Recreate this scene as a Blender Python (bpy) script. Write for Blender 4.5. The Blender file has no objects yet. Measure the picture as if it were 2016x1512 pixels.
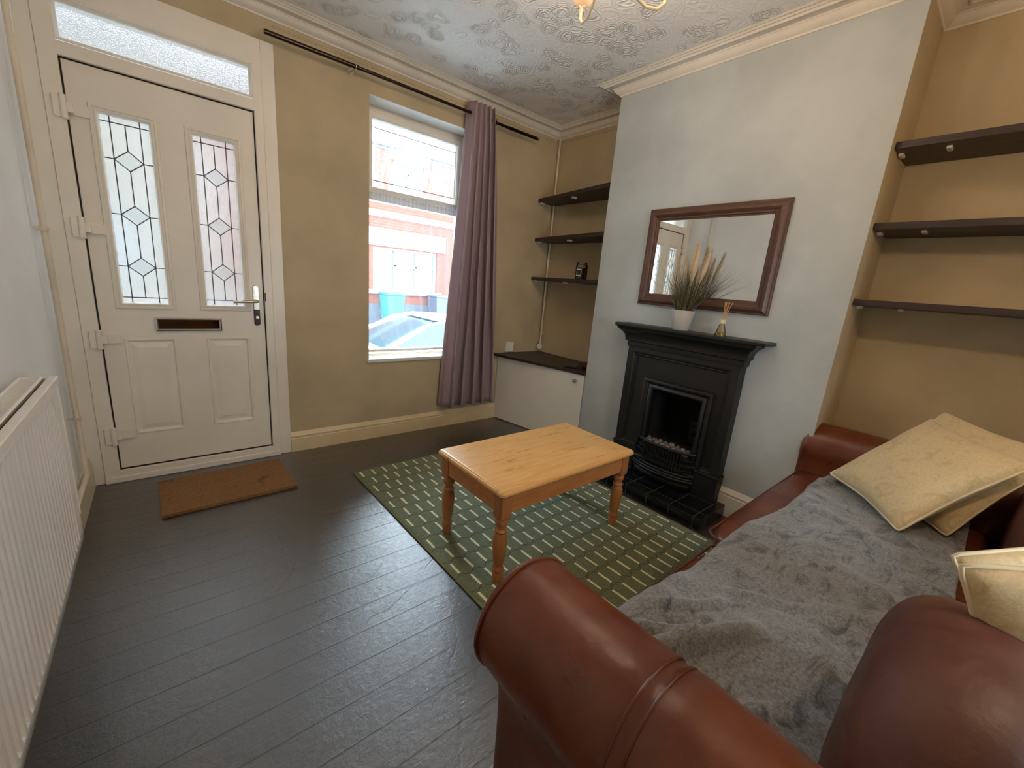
import bpy, bmesh, math, random
from mathutils import Vector, Matrix, noise
random.seed(7)
PI = math.pi
sc = bpy.context.scene
COL = sc.collection

# ------------------------------------------------------------------ camera
CAM = Vector((0.388, -2.9594, 1.2434))
yaw, pitch, roll, fpx = 0.7105, -0.236, 0.0856, 808.67
fw = Vector((math.sin(yaw)*math.cos(pitch), math.cos(yaw)*math.cos(pitch), math.sin(pitch)))
rt = Vector((math.cos(yaw), -math.sin(yaw), 0)); up = rt.cross(fw)
r2 = rt*math.cos(roll) + up*math.sin(roll); u2 = -rt*math.sin(roll) + up*math.cos(roll)
cd = bpy.data.cameras.new('camera'); cam = bpy.data.objects.new('camera', cd); COL.objects.link(cam)
m = Matrix.Identity(4)
for i in range(3):
    m[i][0] = r2[i]; m[i][1] = u2[i]; m[i][2] = -fw[i]; m[i][3] = CAM[i]
cam.matrix_world = m
cd.sensor_fit = 'HORIZONTAL'; cd.sensor_width = 36; cd.lens = fpx/2016*36
cd.clip_start = 0.01; cd.clip_end = 200
sc.camera = cam

# ------------------------------------------------------------------ world, exposure
EXPO = 0.68
WORLD = 17.0
sc.view_settings.view_transform = 'Standard'; sc.view_settings.look = 'None'
sc.view_settings.gamma = 1; sc.view_settings.use_curve_mapping = False
sc.view_settings.exposure = EXPO
W = bpy.data.worlds.new('overcast_sky'); sc.world = W; W.use_nodes = True
W.node_tree.nodes['Background'].inputs[0].default_value = (0.76, 0.88, 1.0, 1)
W.node_tree.nodes['Background'].inputs[1].default_value = WORLD
sc.cycles.max_bounces = 10; sc.cycles.diffuse_bounces = 6; sc.cycles.transparent_max_bounces = 12
sc.cycles.sample_clamp_indirect = 8; sc.cycles.use_denoising = True

def portal(name, x0, x1, z0, z1, y):
    l = bpy.data.lights.new(name, 'AREA'); l.shape = 'RECTANGLE'; l.size = x1-x0; l.size_y = z1-z0
    l.cycles.is_portal = True
    o = bpy.data.objects.new(name, l); COL.objects.link(o)
    o.location = ((x0+x1)/2, y, (z0+z1)/2); o.rotation_euler = (-PI/2, 0, 0)
portal('window_portal', 1.52, 2.38, .62, 2.36, .32)
portal('door_portal', .1, .88, .95, 2.32, .32)
portal('rear_portal', 1.3, 1.95, .75, 1.4, -3.92)
bpy.data.objects['rear_portal'].rotation_euler = (PI/2, 0, 0)

# ------------------------------------------------------------------ material helpers
def srgb(c):
    return tuple(((v/255)/12.92 if v/255 <= .04045 else ((v/255+.055)/1.055)**2.4) for v in c) + (1,)
class NT:
    def __init__(s, name):
        s.m = bpy.data.materials.new(name); s.m.use_nodes = True; s.t = s.m.node_tree
        s.b = s.t.nodes['Principled BSDF']; s.out = s.t.nodes['Material Output']
    def n(s, typ, **k):
        nd = s.t.nodes.new(typ)
        for a, v in k.items():
            if a in ('i',):
                for kk, vv in v.items(): s.set(nd, kk, vv)
            else: setattr(nd, a, v)
        return nd
    def set(s, nd, key, v):
        inp = nd.inputs[key]
        if isinstance(v, bpy.types.NodeSocket): s.t.links.new(v, inp)
        else: inp.default_value = v
    def math(s, op, a, b=None, c=None, clamp=False):
        nd = s.t.nodes.new('ShaderNodeMath'); nd.operation = op; nd.use_clamp = clamp
        for i, v in enumerate((a, b, c)):
            if v is None: continue
            if isinstance(v, bpy.types.NodeSocket): s.t.links.new(v, nd.inputs[i])
            else: nd.inputs[i].default_value = v
        return nd.outputs[0]
    def coord(s, scale=(1, 1, 1), kind='Object', rot=(0, 0, 0)):
        tc = s.n('ShaderNodeTexCoord'); mp = s.n('ShaderNodeMapping')
        s.t.links.new(tc.outputs[kind], mp.inputs[0]); mp.inputs['Scale'].default_value = scale
        mp.inputs['Rotation'].default_value = rot
        return mp.outputs[0]
    def noise(s, vec, scale, detail=4, rough=.55, dist=0):
        nd = s.n('ShaderNodeTexNoise', i={'Scale': scale, 'Detail': detail, 'Roughness': rough, 'Distortion': dist})
        s.t.links.new(vec, nd.inputs['Vector']); return nd.outputs[0]
    def ramp(s, fac, stops, interp='LINEAR'):
        nd = s.n('ShaderNodeValToRGB'); s.t.links.new(fac, nd.inputs[0]); cr = nd.color_ramp; cr.interpolation = interp
        while len(cr.elements) < len(stops): cr.elements.new(.5)
        for e, (p, c) in zip(cr.elements, stops):
            e.position = p; e.color = c if len(c) == 4 else tuple(c)+(1,)
        return nd.outputs[0]
    def mix(s, fac, a, b, typ='MIX'):
        nd = s.n('ShaderNodeMix', data_type='RGBA', blend_type=typ)
        s.set(nd, 0, fac); s.set(nd, 6, a); s.set(nd, 7, b); return nd.outputs[2]
    def bump(s, h, strength=.3, dist=.01, normal=None):
        nd = s.n('ShaderNodeBump', i={'Strength': strength, 'Distance': dist})
        s.t.links.new(h, nd.inputs['Height'])
        if normal is not None: s.t.links.new(normal, nd.inputs['Normal'])
        return nd.outputs[0]
    def col(s, v): s.set(s.b, 'Base Color', v)
    def rough(s, v): s.set(s.b, 'Roughness', v)
    def nrm(s, v): s.t.links.new(v, s.b.inputs['Normal'])
g = lambda v: (v, v, v, 1)

def painted(name, c, rough=.6, var=.04, bump=.15, bscale=60, bdist=.002, spec=.5):
    t = NT(name); v = t.coord()
    f = t.noise(v, 2.5, 5); lo = tuple(x*(1-var*2) for x in c); hi = tuple(min(255, x*(1+var)) for x in c)
    t.col(t.ramp(f, [(.35, srgb(lo)), (.65, srgb(hi))])); t.rough(rough)
    t.set(t.b, 'Specular IOR Level', spec)
    t.nrm(t.bump(t.noise(v, bscale, 6), bump, bdist)); return t.m
def metal(name, c, rough=.3, metallic=1.0):
    t = NT(name); v = t.coord(); t.col(srgb(c)); t.set(t.b, 'Metallic', metallic)
    t.rough(t.ramp(t.noise(v, 40), [(.3, g(rough*.8)), (.7, g(rough*1.25))])); return t.m

M = {}
M['cream'] = painted('cream_paint', (188, 173, 142), .75, .03, .25, 90)
M['blue'] = painted('pale_blue_grey_paint', (178, 186, 188), .55, .025, .45, 22, .004)
M['white_wall'] = painted('white_wall_paint', (238, 243, 246), .7, .01, .2, 70)
M['cream_trim'] = painted('cream_gloss_trim', (226, 211, 172), .35, .03, .1)
M['white_trim'] = painted('white_gloss_trim', (222, 222, 218), .35, .02, .1)
M['upvc'] = painted('white_upvc', (234, 229, 218), .35, .015, .08, 250, .0008)
M['cornice'] = painted('cornice_paint', (222, 217, 206), .6, .02, .15)
M['pipe'] = painted('pipe_paint', (215, 205, 185), .35, .04, .1)
M['rad'] = painted('radiator_enamel', (232, 231, 226), .3, .01, .03)
M['gap'] = painted('black_rubber_gap', (18, 14, 14), .7, .02, .1)
M['lead'] = painted('lead_came', (58, 52, 62), .5, .02, .1)
M['brass'] = metal('worn_satin_metal', (190, 182, 165), .3)
M['chrome'] = metal('chrome', (200, 200, 200), .12)
M['dark_metal'] = metal('aged_brown_metal', (62, 50, 48), .35)
M['smoke'] = metal('tinted_mirror_flap', (105, 78, 66), .05)
M['rod'] = metal('dark_bronze_rod', (70, 56, 52), .3)
M['mirror'] = metal('mirror_silver', (235, 238, 236), .005)
M['black'] = painted('black_iron_paint', (21, 22, 23), .42, .05, .25, 120, .0015)
M['soot'] = painted('soot', (14, 13, 12), .9, .1, .5, 60)
M['wax'] = painted('dark_purple_wax', (40, 24, 34), .3, .02, .1)
M['sock'] = painted('white_plastic', (226, 224, 216), .3, .01, .02)
M['pot'] = painted('pale_grey_ceramic', (190, 187, 178), .55, .03, .2, 40)
M['reed'] = painted('reed_wood', (205, 160, 105), .7, .05, .2)
M['burgundy'] = painted('burgundy_leather', (80, 20, 26), .35, .05, .3)
M['blackplastic'] = painted('black_plastic', (18, 18, 22), .25, .02, .05)
M['coal'] = painted('ash_grey_coal', (112, 104, 98), .9, .25, .6, 60)
M['chand'] = painted('cream_enamel', (226, 205, 170), .35, .03, .05)
M['pompom'] = painted('cream_wool', (226, 214, 190), .95, .03, .8, 200)

def m_ceiling():
    t = NT('embossed_ceiling_paper'); v = t.coord()
    nz = t.n('ShaderNodeTexNoise', i={'Scale': 9, 'Detail': 3}); t.t.links.new(v, nz.inputs['Vector'])
    wv = t.n('ShaderNodeVectorMath', operation='MULTIPLY_ADD'); t.t.links.new(nz.outputs[1], wv.inputs[0])
    wv.inputs[1].default_value = (.11, .11, 0); t.t.links.new(v, wv.inputs[2])
    sq = t.n('ShaderNodeMapping'); t.t.links.new(wv.outputs[0], sq.inputs[0]); sq.inputs['Scale'].default_value = (1, 1, 0.001)
    vo = t.n('ShaderNodeTexVoronoi', i={'Scale': 8.5}); t.t.links.new(sq.outputs[0], vo.inputs['Vector'])
    d = vo.outputs['Distance']
    rings = t.math('SINE', t.math('MULTIPLY', d, 54))
    mask = t.ramp(d, [(.0, g(1)), (.38, g(1)), (.55, g(.2)), (1, g(.0))])
    fine = t.noise(sq.outputs[0], 55, 5, .7, 1.5)
    h = t.math('ADD', t.math('MULTIPLY', t.math('MULTIPLY', rings, fine), mask), t.math('MULTIPLY', fine, .25))
    t.col(srgb((238, 238, 236))); t.rough(.6); t.nrm(t.bump(h, .95, .007)); return t.m
M['ceiling'] = m_ceiling()

def m_floor():
    t = NT('black_painted_floorboards'); v = t.coord()
    br = t.n('ShaderNodeTexBrick', offset=.37, offset_frequency=2, i={'Scale': 1, 'Brick Width': 2.3, 'Row Height': .1165,
             'Mortar Size': .0026, 'Mortar Smooth': .2, 'Bias': 0, 'Color1': g(.3), 'Color2': g(.7), 'Mortar': g(0)})
    t.t.links.new(v, br.inputs['Vector'])
    grain = t.noise(t.coord((1.2, 14, 1)), 9, 8, .65, .8)
    blot = t.noise(v, 5, 5); dust = t.noise(v, 2.2, 6, .6)
    c = t.mix(br.outputs[0], srgb((18, 13, 14)), srgb((29, 23, 24)))
    c = t.mix(t.math('MULTIPLY', t.ramp(dust, [(.45, g(0)), (.75, g(1))]), .5), c, srgb((44, 38, 38)))
    # pale paint specks and chips
    vo = t.n('ShaderNodeTexVoronoi', i={'Scale': 7}); t.t.links.new(v, vo.inputs['Vector'])
    spk = t.math('LESS_THAN', vo.outputs['Distance'], .022)
    c = t.mix(t.math('MULTIPLY', spk, .8), c, srgb((165, 160, 155)))
    # scratches
    vv = t.coord((1, 1, 1), rot=(0, 0, .9))
    wv = t.n('ShaderNodeTexWave', i={'Scale': 1.1, 'Distortion': 7, 'Detail': 4, 'Detail Scale': 1.3}); t.t.links.new(vv, wv.inputs['Vector'])
    scr = t.ramp(wv.outputs['Fac'], [(.0, g(1)), (.004, g(0)), (1, g(0))])
    scr2 = t.math('MULTIPLY', scr, t.ramp(blot, [(.5, g(0)), (.6, g(1))]))
    c = t.mix(br.outputs['Fac'], c, srgb((8, 6, 6)))
    t.col(c)
    r = t.math('ADD', t.ramp(grain, [(.3, g(.24)), (.7, g(.40))]), t.math('MULTIPLY', blot, .08))
    r = t.math('ADD', r, t.math('MULTIPLY', br.outputs['Fac'], .4)); t.rough(r)
    h = t.math('SUBTRACT', t.math('MULTIPLY', grain, .35), t.math('MULTIPLY', br.outputs['Fac'], 1.6))
    h = t.math('SUBTRACT', h, t.math('MULTIPLY', scr2, .25))
    t.set(t.b, 'Specular IOR Level', .5); t.set(t.b, 'Coat Weight', 1.0); t.set(t.b, 'Coat Roughness', .30); t.set(t.b, 'Coat IOR', 1.95)
    pit = t.noise(v, 42, 6, .7, .4); h = t.math('ADD', h, t.math('MULTIPLY', pit, .6)); h = t.math('ADD', h, t.math('MULTIPLY', t.noise(v, 3.5, 3), 1.2))
    nb = t.bump(h, .9, .003); t.nrm(nb); t.t.links.new(nb, t.b.inputs['Coat Normal']); return t.m
M['floor'] = m_floor()

def m_wood(name, dark, mid, light, axis='x', rough=.3, knots=False, scale=1.0, bump=.12):
    t = NT(name)
    sc_ = {'x': (1.2, 12, 12), 'y': (12, 1.2, 12), 'z': (12, 12, 1.2)}[axis]
    sc_ = tuple(a*scale for a in sc_)
    v = t.coord(sc_); v0 = t.coord()
    f = t.noise(v, 3.2, 8, .6, 1.2); f2 = t.noise(v0, 3, 3)
    c = t.ramp(f, [(.25, srgb(dark)), (.5, srgb(mid)), (.75, srgb(light))])
    c = t.mix(t.math('MULTIPLY', f2, .35), c, srgb(light))
    if knots:
        vo = t.n('ShaderNodeTexVoronoi', i={'Scale': 5.2, 'Randomness': 1}); t.t.links.new(t.coord((1, 1.4, 0) if axis == 'x' and rough < .3 else (1, .3, 1.3)), vo.inputs['Vector'])
        k = t.ramp(vo.outputs['Distance'], [(.0, g(1)), (.035, g(1)), (.075, g(.25)), (.13, g(0))])
        sel = t.math('GREATER_THAN', t.n_sep(vo.outputs['Color']), .42) if hasattr(t, 'n_sep') else None
        c = t.mix(t.math('MULTIPLY', k, .8), c, srgb((92, 48, 20)))
    t.col(c); t.rough(t.ramp(f, [(.3, g(rough)), (.7, g(rough*1.3))])); t.nrm(t.bump(f, bump, .002)); return t.m
M['pine'] = m_wood('honey_pine', (200, 142, 78), (224, 172, 104), (236, 192, 128), 'x', .26, True)
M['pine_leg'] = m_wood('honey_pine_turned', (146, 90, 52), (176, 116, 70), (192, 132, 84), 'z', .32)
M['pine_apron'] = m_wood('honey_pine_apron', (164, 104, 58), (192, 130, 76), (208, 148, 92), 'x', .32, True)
M['mahog'] = m_wood('dark_stained_frame', (56, 36, 29), (80, 53, 43), (100, 70, 58), 'y', .35, bump=.3)
M['shelf'] = m_wood('black_brown_board', (34, 25, 23), (46, 35, 32), (58, 45, 41), 'y', .38)

def m_rug():
    t = NT('green_rug_pile'); v = t.coord(); sp = t.n('ShaderNodeSeparateXYZ'); t.t.links.new(v, sp.inputs[0])
    nz = t.noise(v, 160, 3); wob = t.noise(v, 30, 3)
    x = t.math('ADD', sp.outputs[0], t.math('MULTIPLY', t.math('SUBTRACT', wob, .5), .004)); y = sp.outputs[1]
    a, q, s = .0735, .1065, .075
    row = t.math('FLOOR', t.math('DIVIDE', y, q))
    fy = t.math('SUBTRACT', t.math('DIVIDE', y, q), row)              # 0..1 within a row
    par = t.math('ABSOLUTE', t.math('MODULO', row, 2))
    ux = t.math('ADD', t.math('DIVIDE', x, a), t.math('MULTIPLY', par, .5))
    fx = t.math('SUBTRACT', ux, t.math('FLOOR', ux))
    dx = t.math('MULTIPLY', t.math('MINIMUM', fx, t.math('SUBTRACT', 1, fx)), a)   # distance to the dash line
    dy = t.math('MULTIPLY', t.math('SUBTRACT', fy, .5), q)
    ady = t.math('ABSOLUTE', dy)
    dash = t.math('MULTIPLY', t.math('LESS_THAN', dx, .0058), t.math('LESS_THAN', ady, s/2))
    # dark curved groove: fans out from the dash ends to the neighbour row
    edge = t.math('SUBTRACT', ady, s/2)                                  # 0..(q-s)/2
    k = (q-s)/2
    curve = t.math('MULTIPLY', t.math('POWER', t.math('DIVIDE', dx, a/2), 1.6), -.0)
    gy = t.math('SUBTRACT', q/2, ady)                                    # distance to the row limit
    tgt = t.math('MULTIPLY', t.math('SUBTRACT', t.math('DIVIDE', dx, a/2), .5), k*-1.0)
    side = t.math('ABSOLUTE', t.math('SUBTRACT', gy, t.math('MAXIMUM', t.math('MULTIPLY', tgt, 2.0), 0)))
    groove = t.math('LESS_THAN', side, .0026)
    c = t.ramp(nz, [(.3, srgb((84, 92, 62))), (.7, srgb((122, 130, 96)))])
    c = t.mix(t.ramp(t.noise(v, 7, 4), [(.4, g(0)), (.7, g(.35))]), c, srgb((88, 98, 74)))
    c = t.mix(t.math('MULTIPLY', groove, .75), c, srgb((34, 40, 24)))
    c = t.mix(dash, c, t.ramp(nz, [(.3, srgb((214, 210, 172))), (.7, srgb((236, 234, 202)))]))
    t.col(c); t.rough(.95); t.set(t.b, 'Sheen Weight', .25)
    h = t.math('SUBTRACT', nz, t.math('MULTIPLY', t.math('MAXIMUM', dash, groove), 1.2))
    t.nrm(t.bump(h, .5, .003)); return t.m
M['rug'] = m_rug()
M['rug_edge'] = painted('green_rug_binding', (112, 116, 78), .95, .05, .6, 200)

def m_coir():
    t = NT('coir_fibre'); v = t.coord(); n = t.noise(v, 220, 5, .7); n2 = t.noise(v, 9, 5)
    c = t.ramp(n, [(.3, srgb((108, 76, 44))), (.7, srgb((182, 136, 88)))])
    c = t.mix(t.ramp(n2, [(.62, g(0)), (.75, g(.7))]), c, srgb((70, 42, 24)))
    t.col(c); t.rough(1); t.nrm(t.bump(n, 1, .006)); return t.m
M['coir'] = m_coir()

def m_leather(name, a, b, worn, ro=1.0):
    t = NT(name); v = t.coord()
    n = t.noise(v, 3, 6, .6); fine = t.noise(v, 260, 3)
    vo = t.n('ShaderNodeTexVoronoi', feature='DISTANCE_TO_EDGE', i={'Scale': 170}); t.t.links.new(v, vo.inputs['Vector'])
    rn = t.noise(t.coord((1, .6, 1)), 6, 5, .55, .4); rg = t.math('ABSOLUTE', t.math('SUBTRACT', rn, .5))
    cr = t.math('MULTIPLY', t.ramp(rg, [(0, g(1)), (.006, g(0)), (1, g(0))]), t.ramp(t.noise(v, 5, 4), [(.5, g(0)), (.62, g(1))]))
    c = t.ramp(n, [(.3, srgb(a)), (.7, srgb(b))])
    c = t.mix(t.ramp(t.noise(v, 7, 4, .55), [(.42, g(0)), (.85, g(.42))]), c, srgb(worn))
    c = t.mix(t.math('MULTIPLY', cr, .14), c, srgb(worn))
    t.col(c); t.rough(t.ramp(t.noise(v, 12, 5), [(.3, g(.27*ro)), (.7, g(.40*ro))]))
    nb = t.bump(t.noise(v, 7, 4, .5, .6), .35, .012)
    t.nrm(t.bump(t.math('ADD', t.math('MINIMUM', vo.outputs[0], .3), t.math('MULTIPLY', fine, .3)), .14, .0012, nb)); return t.m
M['leather'] = m_leather('brown_leather', (84, 39, 23), (102, 50, 30), (140, 84, 54))
M['leather_dark'] = m_leather('brown_leather_cushion', (66, 31, 23), (80, 38, 28), (120, 78, 60), 1.5)

def m_fabric(name, lo, hi, scale=300, sheen=.3, bump=.5, patch=None, pc=None):
    t = NT(name); v = t.coord(); n = t.noise(v, scale, 4, .7)
    c = t.ramp(n, [(.3, srgb(lo)), (.7, srgb(hi))])
    if patch:
        vp = t.coord((1, 2.2, 1), rot=(0, 0, .6)) if name == 'grey_fleece' else v
        c = t.mix(t.ramp(t.noise(vp, patch, 7, .72, 1.6), [(.52, g(0)), (.62, g(.72))]), c, srgb(pc))
    t.col(c); t.rough(.95); t.set(t.b, 'Sheen Weight', sheen); t.set(t.b, 'Sheen Roughness', .4)
    t.nrm(t.bump(n, bump, .003)); return t.m
M['fleece'] = m_fabric('grey_fleece', (88, 92, 96), (146, 151, 157), 130, .5, 1.0, 7, (50, 52, 58))
M['velvet'] = m_fabric('cream_velvet', (204, 186, 146), (222, 206, 168), 120, .3, .3, 12, (192, 172, 128))
M['piping'] = painted('cream_piping', (222, 208, 176), .8, .03, .3)
M['curtain'] = m_fabric('mauve_curtain_cloth', (156, 136, 144), (184, 164, 172), 260, .3, .3)
_t = M['curtain'].node_tree; _tl = _t.nodes.new('ShaderNodeBsdfTranslucent'); _tl.inputs[0].default_value = srgb((176, 156, 166)); _mx = _t.nodes.new('ShaderNodeMixShader'); _mx.inputs[0].default_value = .22
_t.links.new(_t.nodes['Principled BSDF'].outputs[0], _mx.inputs[1]); _t.links.new(_tl.outputs[0], _mx.inputs[2]); _t.links.new(_mx.outputs[0], _t.nodes['Material Output'].inputs[0])
def m_grass():
    t = NT('grass_blades'); v = t.coord((8, 8, 1)); c = t.ramp(t.noise(v, 14), [(.3, srgb((62, 56, 38))), (.55, srgb((96, 92, 62))), (.8, srgb((128, 118, 92)))])
    t.col(c); t.rough(.7); return t.m
M['grass'] = m_grass(); M['plume'] = m_fabric('pampas_plume', (196, 176, 146), (228, 212, 186), 200, .3, .8)

def m_clearglass(name, tint=(.95, .98, .98, 1), milk=0, streak=False):
    t = NT(name); t.t.nodes.remove(t.b)
    tr = t.n('ShaderNodeBsdfTransparent', i={'Color': tint}); gl = t.n('ShaderNodeBsdfGlossy', i={'Roughness': .02, 'Color': g(1)})
    fr = t.n('ShaderNodeFresnel', i={'IOR': 1.45}); mx = t.n('ShaderNodeMixShader')
    t.t.links.new(fr.outputs[0], mx.inputs[0]); t.t.links.new(tr.outputs[0], mx.inputs[1]); t.t.links.new(gl.outputs[0], mx.inputs[2])
    last = mx
    if streak or milk:
        tl = t.n('ShaderNodeBsdfTranslucent', i={'Color': (.32, .35, .37, 1)}); m2 = t.n('ShaderNodeMixShader')
        if streak:
            a = t.noise(t.coord((70, 1, 5)), 2.2, 6, .7); b = t.noise(t.coord((5, 1, 3)), 1.5, 3)
            f = t.math('MULTIPLY', t.ramp(a, [(.45, g(.08)), (.7, g(1))]), t.ramp(b, [(.3, g(.18)), (.7, g(.7))]))
            t.t.links.new(f, m2.inputs[0])
        else: m2.inputs[0].default_value = milk
        t.t.links.new(mx.outputs[0], m2.inputs[1]); t.t.links.new(tl.outputs[0], m2.inputs[2]); last = m2
    t.t.links.new(last.outputs[0], t.out.inputs[0]); return t.m
M['glass'] = m_clearglass('clear_glass')
M['glass_wet'] = m_clearglass('condensation_glass', streak=True)
M['diamond'] = m_clearglass('bevelled_clear_glass', milk=.16)
M['bottle'] = m_clearglass('bottle_glass', (.88, .9, .86, 1))
def m_obscure(name, col, trans):
    t = NT(name); t.t.nodes.remove(t.b); v = t.coord()
    h = t.noise(v, 210, 3, .6); nb = t.bump(h, .6, .004)
    rf = t.n('ShaderNodeBsdfRefraction', i={'Roughness': .16, 'IOR': 1.18, 'Color': g(.6)}); t.t.links.new(nb, rf.inputs['Normal'])
    tl = t.n('ShaderNodeBsdfTranslucent', i={'Color': col}); mx = t.n('ShaderNodeMixShader', i={0: trans})
    gl = t.n('ShaderNodeBsdfGlossy', i={'Roughness': .15}); t.t.links.new(nb, gl.inputs['Normal']); m2 = t.n('ShaderNodeMixShader', i={0: .06})
    t.t.links.new(t.math('MULTIPLY_ADD', h, .7, trans-.35, clamp=True), mx.inputs[0])
    t.t.links.new(rf.outputs[0], mx.inputs[1]); t.t.links.new(tl.outputs[0], mx.inputs[2])
    t.t.links.new(mx.outputs[0], m2.inputs[1]); t.t.links.new(gl.outputs[0], m2.inputs[2])
    t.t.links.new(m2.outputs[0], t.out.inputs[0]); return t.m
M['obscure'] = m_obscure('textured_obscure_glass', (.19, .18, .165, 1), .32)
def m_sheer():
    t = NT('sheer_net'); t.t.nodes.remove(t.b)
    tr = t.n('ShaderNodeBsdfTransparent', i={'Color': g(1)}); tl = t.n('ShaderNodeBsdfTranslucent', i={'Color': (.5, .56, .64, 1)})
    df = t.n('ShaderNodeBsdfDiffuse', i={'Color': (.8, .84, .9, 1)}); a = t.n('ShaderNodeMixShader', i={0: .4})
    t.t.links.new(tl.outputs[0], a.inputs[1]); t.t.links.new(df.outputs[0], a.inputs[2])
    lw = t.n('ShaderNodeLayerWeight', i={'Blend': .35}); f = t.math('MULTIPLY_ADD', lw.outputs['Facing'], .5, .12, clamp=True)
    b = t.n('ShaderNodeMixShader'); t.t.links.new(f, b.inputs[0]); t.t.links.new(tr.outputs[0], b.inputs[1]); t.t.links.new(a.outputs[0], b.inputs[2])
    t.t.links.new(b.outputs[0], t.out.inputs[0]); return t.m
M['sheer'] = m_sheer()
def m_emit(name, c, s):
    t = NT(name); t.set(t.b, 'Emission Color', srgb(c)); t.set(t.b, 'Emission Strength', s); t.col(srgb(c)); return t.m
M['bulb'] = m_emit('warm_bulb', (255, 222, 188), 120)
M['bulb_big'] = m_emit('warm_globe', (255, 216, 174), 110)
def m_frost():
    t = NT('frosted_lamp_glass'); t.col(srgb((235, 225, 205))); t.rough(.4); t.set(t.b, 'Transmission Weight', .0)
    t.t.nodes.remove(t.b); tl = t.n('ShaderNodeBsdfTranslucent', i={'Color': srgb((240, 225, 200))}); df = t.n('ShaderNodeBsdfDiffuse', i={'Color': srgb((215, 208, 196))})
    mx = t.n('ShaderNodeMixShader', i={0: .55}); t.t.links.new(tl.outputs[0], mx.inputs[1]); t.t.links.new(df.outputs[0], mx.inputs[2]); t.t.links.new(mx.outputs[0], t.out.inputs[0]); return t.m
M['frost'] = m_frost()
def m_brick():
    t = NT('red_brickwork'); tc = t.n('ShaderNodeTexCoord'); sp = t.n('ShaderNodeSeparateXYZ'); t.t.links.new(tc.outputs['Object'], sp.inputs[0])
    cb = t.n('ShaderNodeCombineXYZ'); t.t.links.new(sp.outputs[0], cb.inputs[0]); t.t.links.new(sp.outputs[2], cb.inputs[1])
    br = t.n('ShaderNodeTexBrick', i={'Scale': 1, 'Brick Width': .225, 'Row Height': .075, 'Mortar Size': .006, 'Color1': srgb((98, 44, 27)), 'Color2': srgb((82, 37, 23)), 'Mortar': srgb((92, 68, 56))})
    t.t.links.new(cb.outputs[0], br.inputs[0]); t.col(br.outputs[0]); t.rough(.9); return t.m
M['brick'] = m_brick()
def m_tiles():
    t = NT('grey_roof_tiles'); tc = t.n('ShaderNodeTexCoord'); mp = t.n('ShaderNodeMapping'); t.t.links.new(tc.outputs['Object'], mp.inputs[0])
    sp = t.n('ShaderNodeSeparateXYZ'); t.t.links.new(mp.outputs[0], sp.inputs[0]); cb = t.n('ShaderNodeCombineXYZ')
    t.t.links.new(sp.outputs[0], cb.inputs[0]); t.t.links.new(sp.outputs[1], cb.inputs[1])
    br = t.n('ShaderNodeTexBrick', i={'Scale': 1, 'Brick Width': .3, 'Row Height': .3, 'Mortar Size': .02, 'Color1': srgb((104, 102, 102)), 'Color2': srgb((86, 84, 86)), 'Mortar': srgb((40, 40, 42))})
    t.t.links.new(cb.outputs[0], br.inputs[0]); t.col(br.outputs[0]); t.rough(.8); return t.m
M['tiles'] = m_tiles()
def m_hearth():
    t = NT('black_glazed_tiles'); tc = t.n('ShaderNodeTexCoord'); br = t.n('ShaderNodeTexBrick', offset=0, i={'Scale': 1, 'Brick Width': .1485, 'Row Height': .165, 'Mortar Size': .0016, 'Color1': srgb((13, 13, 14)), 'Color2': srgb((17, 17, 18)), 'Mortar': srgb((82, 78, 74))})
    mp = t.n('ShaderNodeMapping'); mp.inputs['Rotation'].default_value = (0, 0, PI/2); t.t.links.new(tc.outputs['Object'], mp.inputs[0]); t.t.links.new(mp.outputs[0], br.inputs[0])
    t.col(br.outputs[0]); t.rough(t.math('MULTIPLY_ADD', br.outputs['Fac'], .5, .16)); t.nrm(t.bump(t.noise(t.coord(), 12), .1, .004)); return t.m
M['hearth'] = m_hearth()
M['render'] = painted('cream_render', (112, 108, 98), .9, .04, .2)
M['ext_white'] = painted('white_masonry_paint', (136, 140, 145), .8, .02, .1)
M['ext_dark'] = painted('dark_plinth_paint', (60, 66, 76), .7, .04, .1)
M['gutter'] = painted('dark_gutter', (66, 70, 76), .5, .04, .1)
M['road'] = painted('asphalt', (150, 151, 152), .9, .08, .5)
M['paving'] = painted('concrete_paving', (196, 195, 190), .9, .05, .4)
M['binteal'] = painted('teal_plastic', (22, 96, 110), .5, .03, .1)
M['bindark'] = painted('dark_grey_plastic', (60, 64, 78), .5, .03, .1)
M['carpaint'] = painted('silver_car_paint', (205, 210, 214), .2, .01, .01)
M['carglass'] = metal('dark_teal_car_glass', (18, 52, 60), .12, .1)
M['rubber'] = painted('tyre_rubber', (26, 26, 26), .8, .03, .3)
M['pane_dark'] = metal('reflective_pane', (120, 136, 146), .08, .6)

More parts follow.
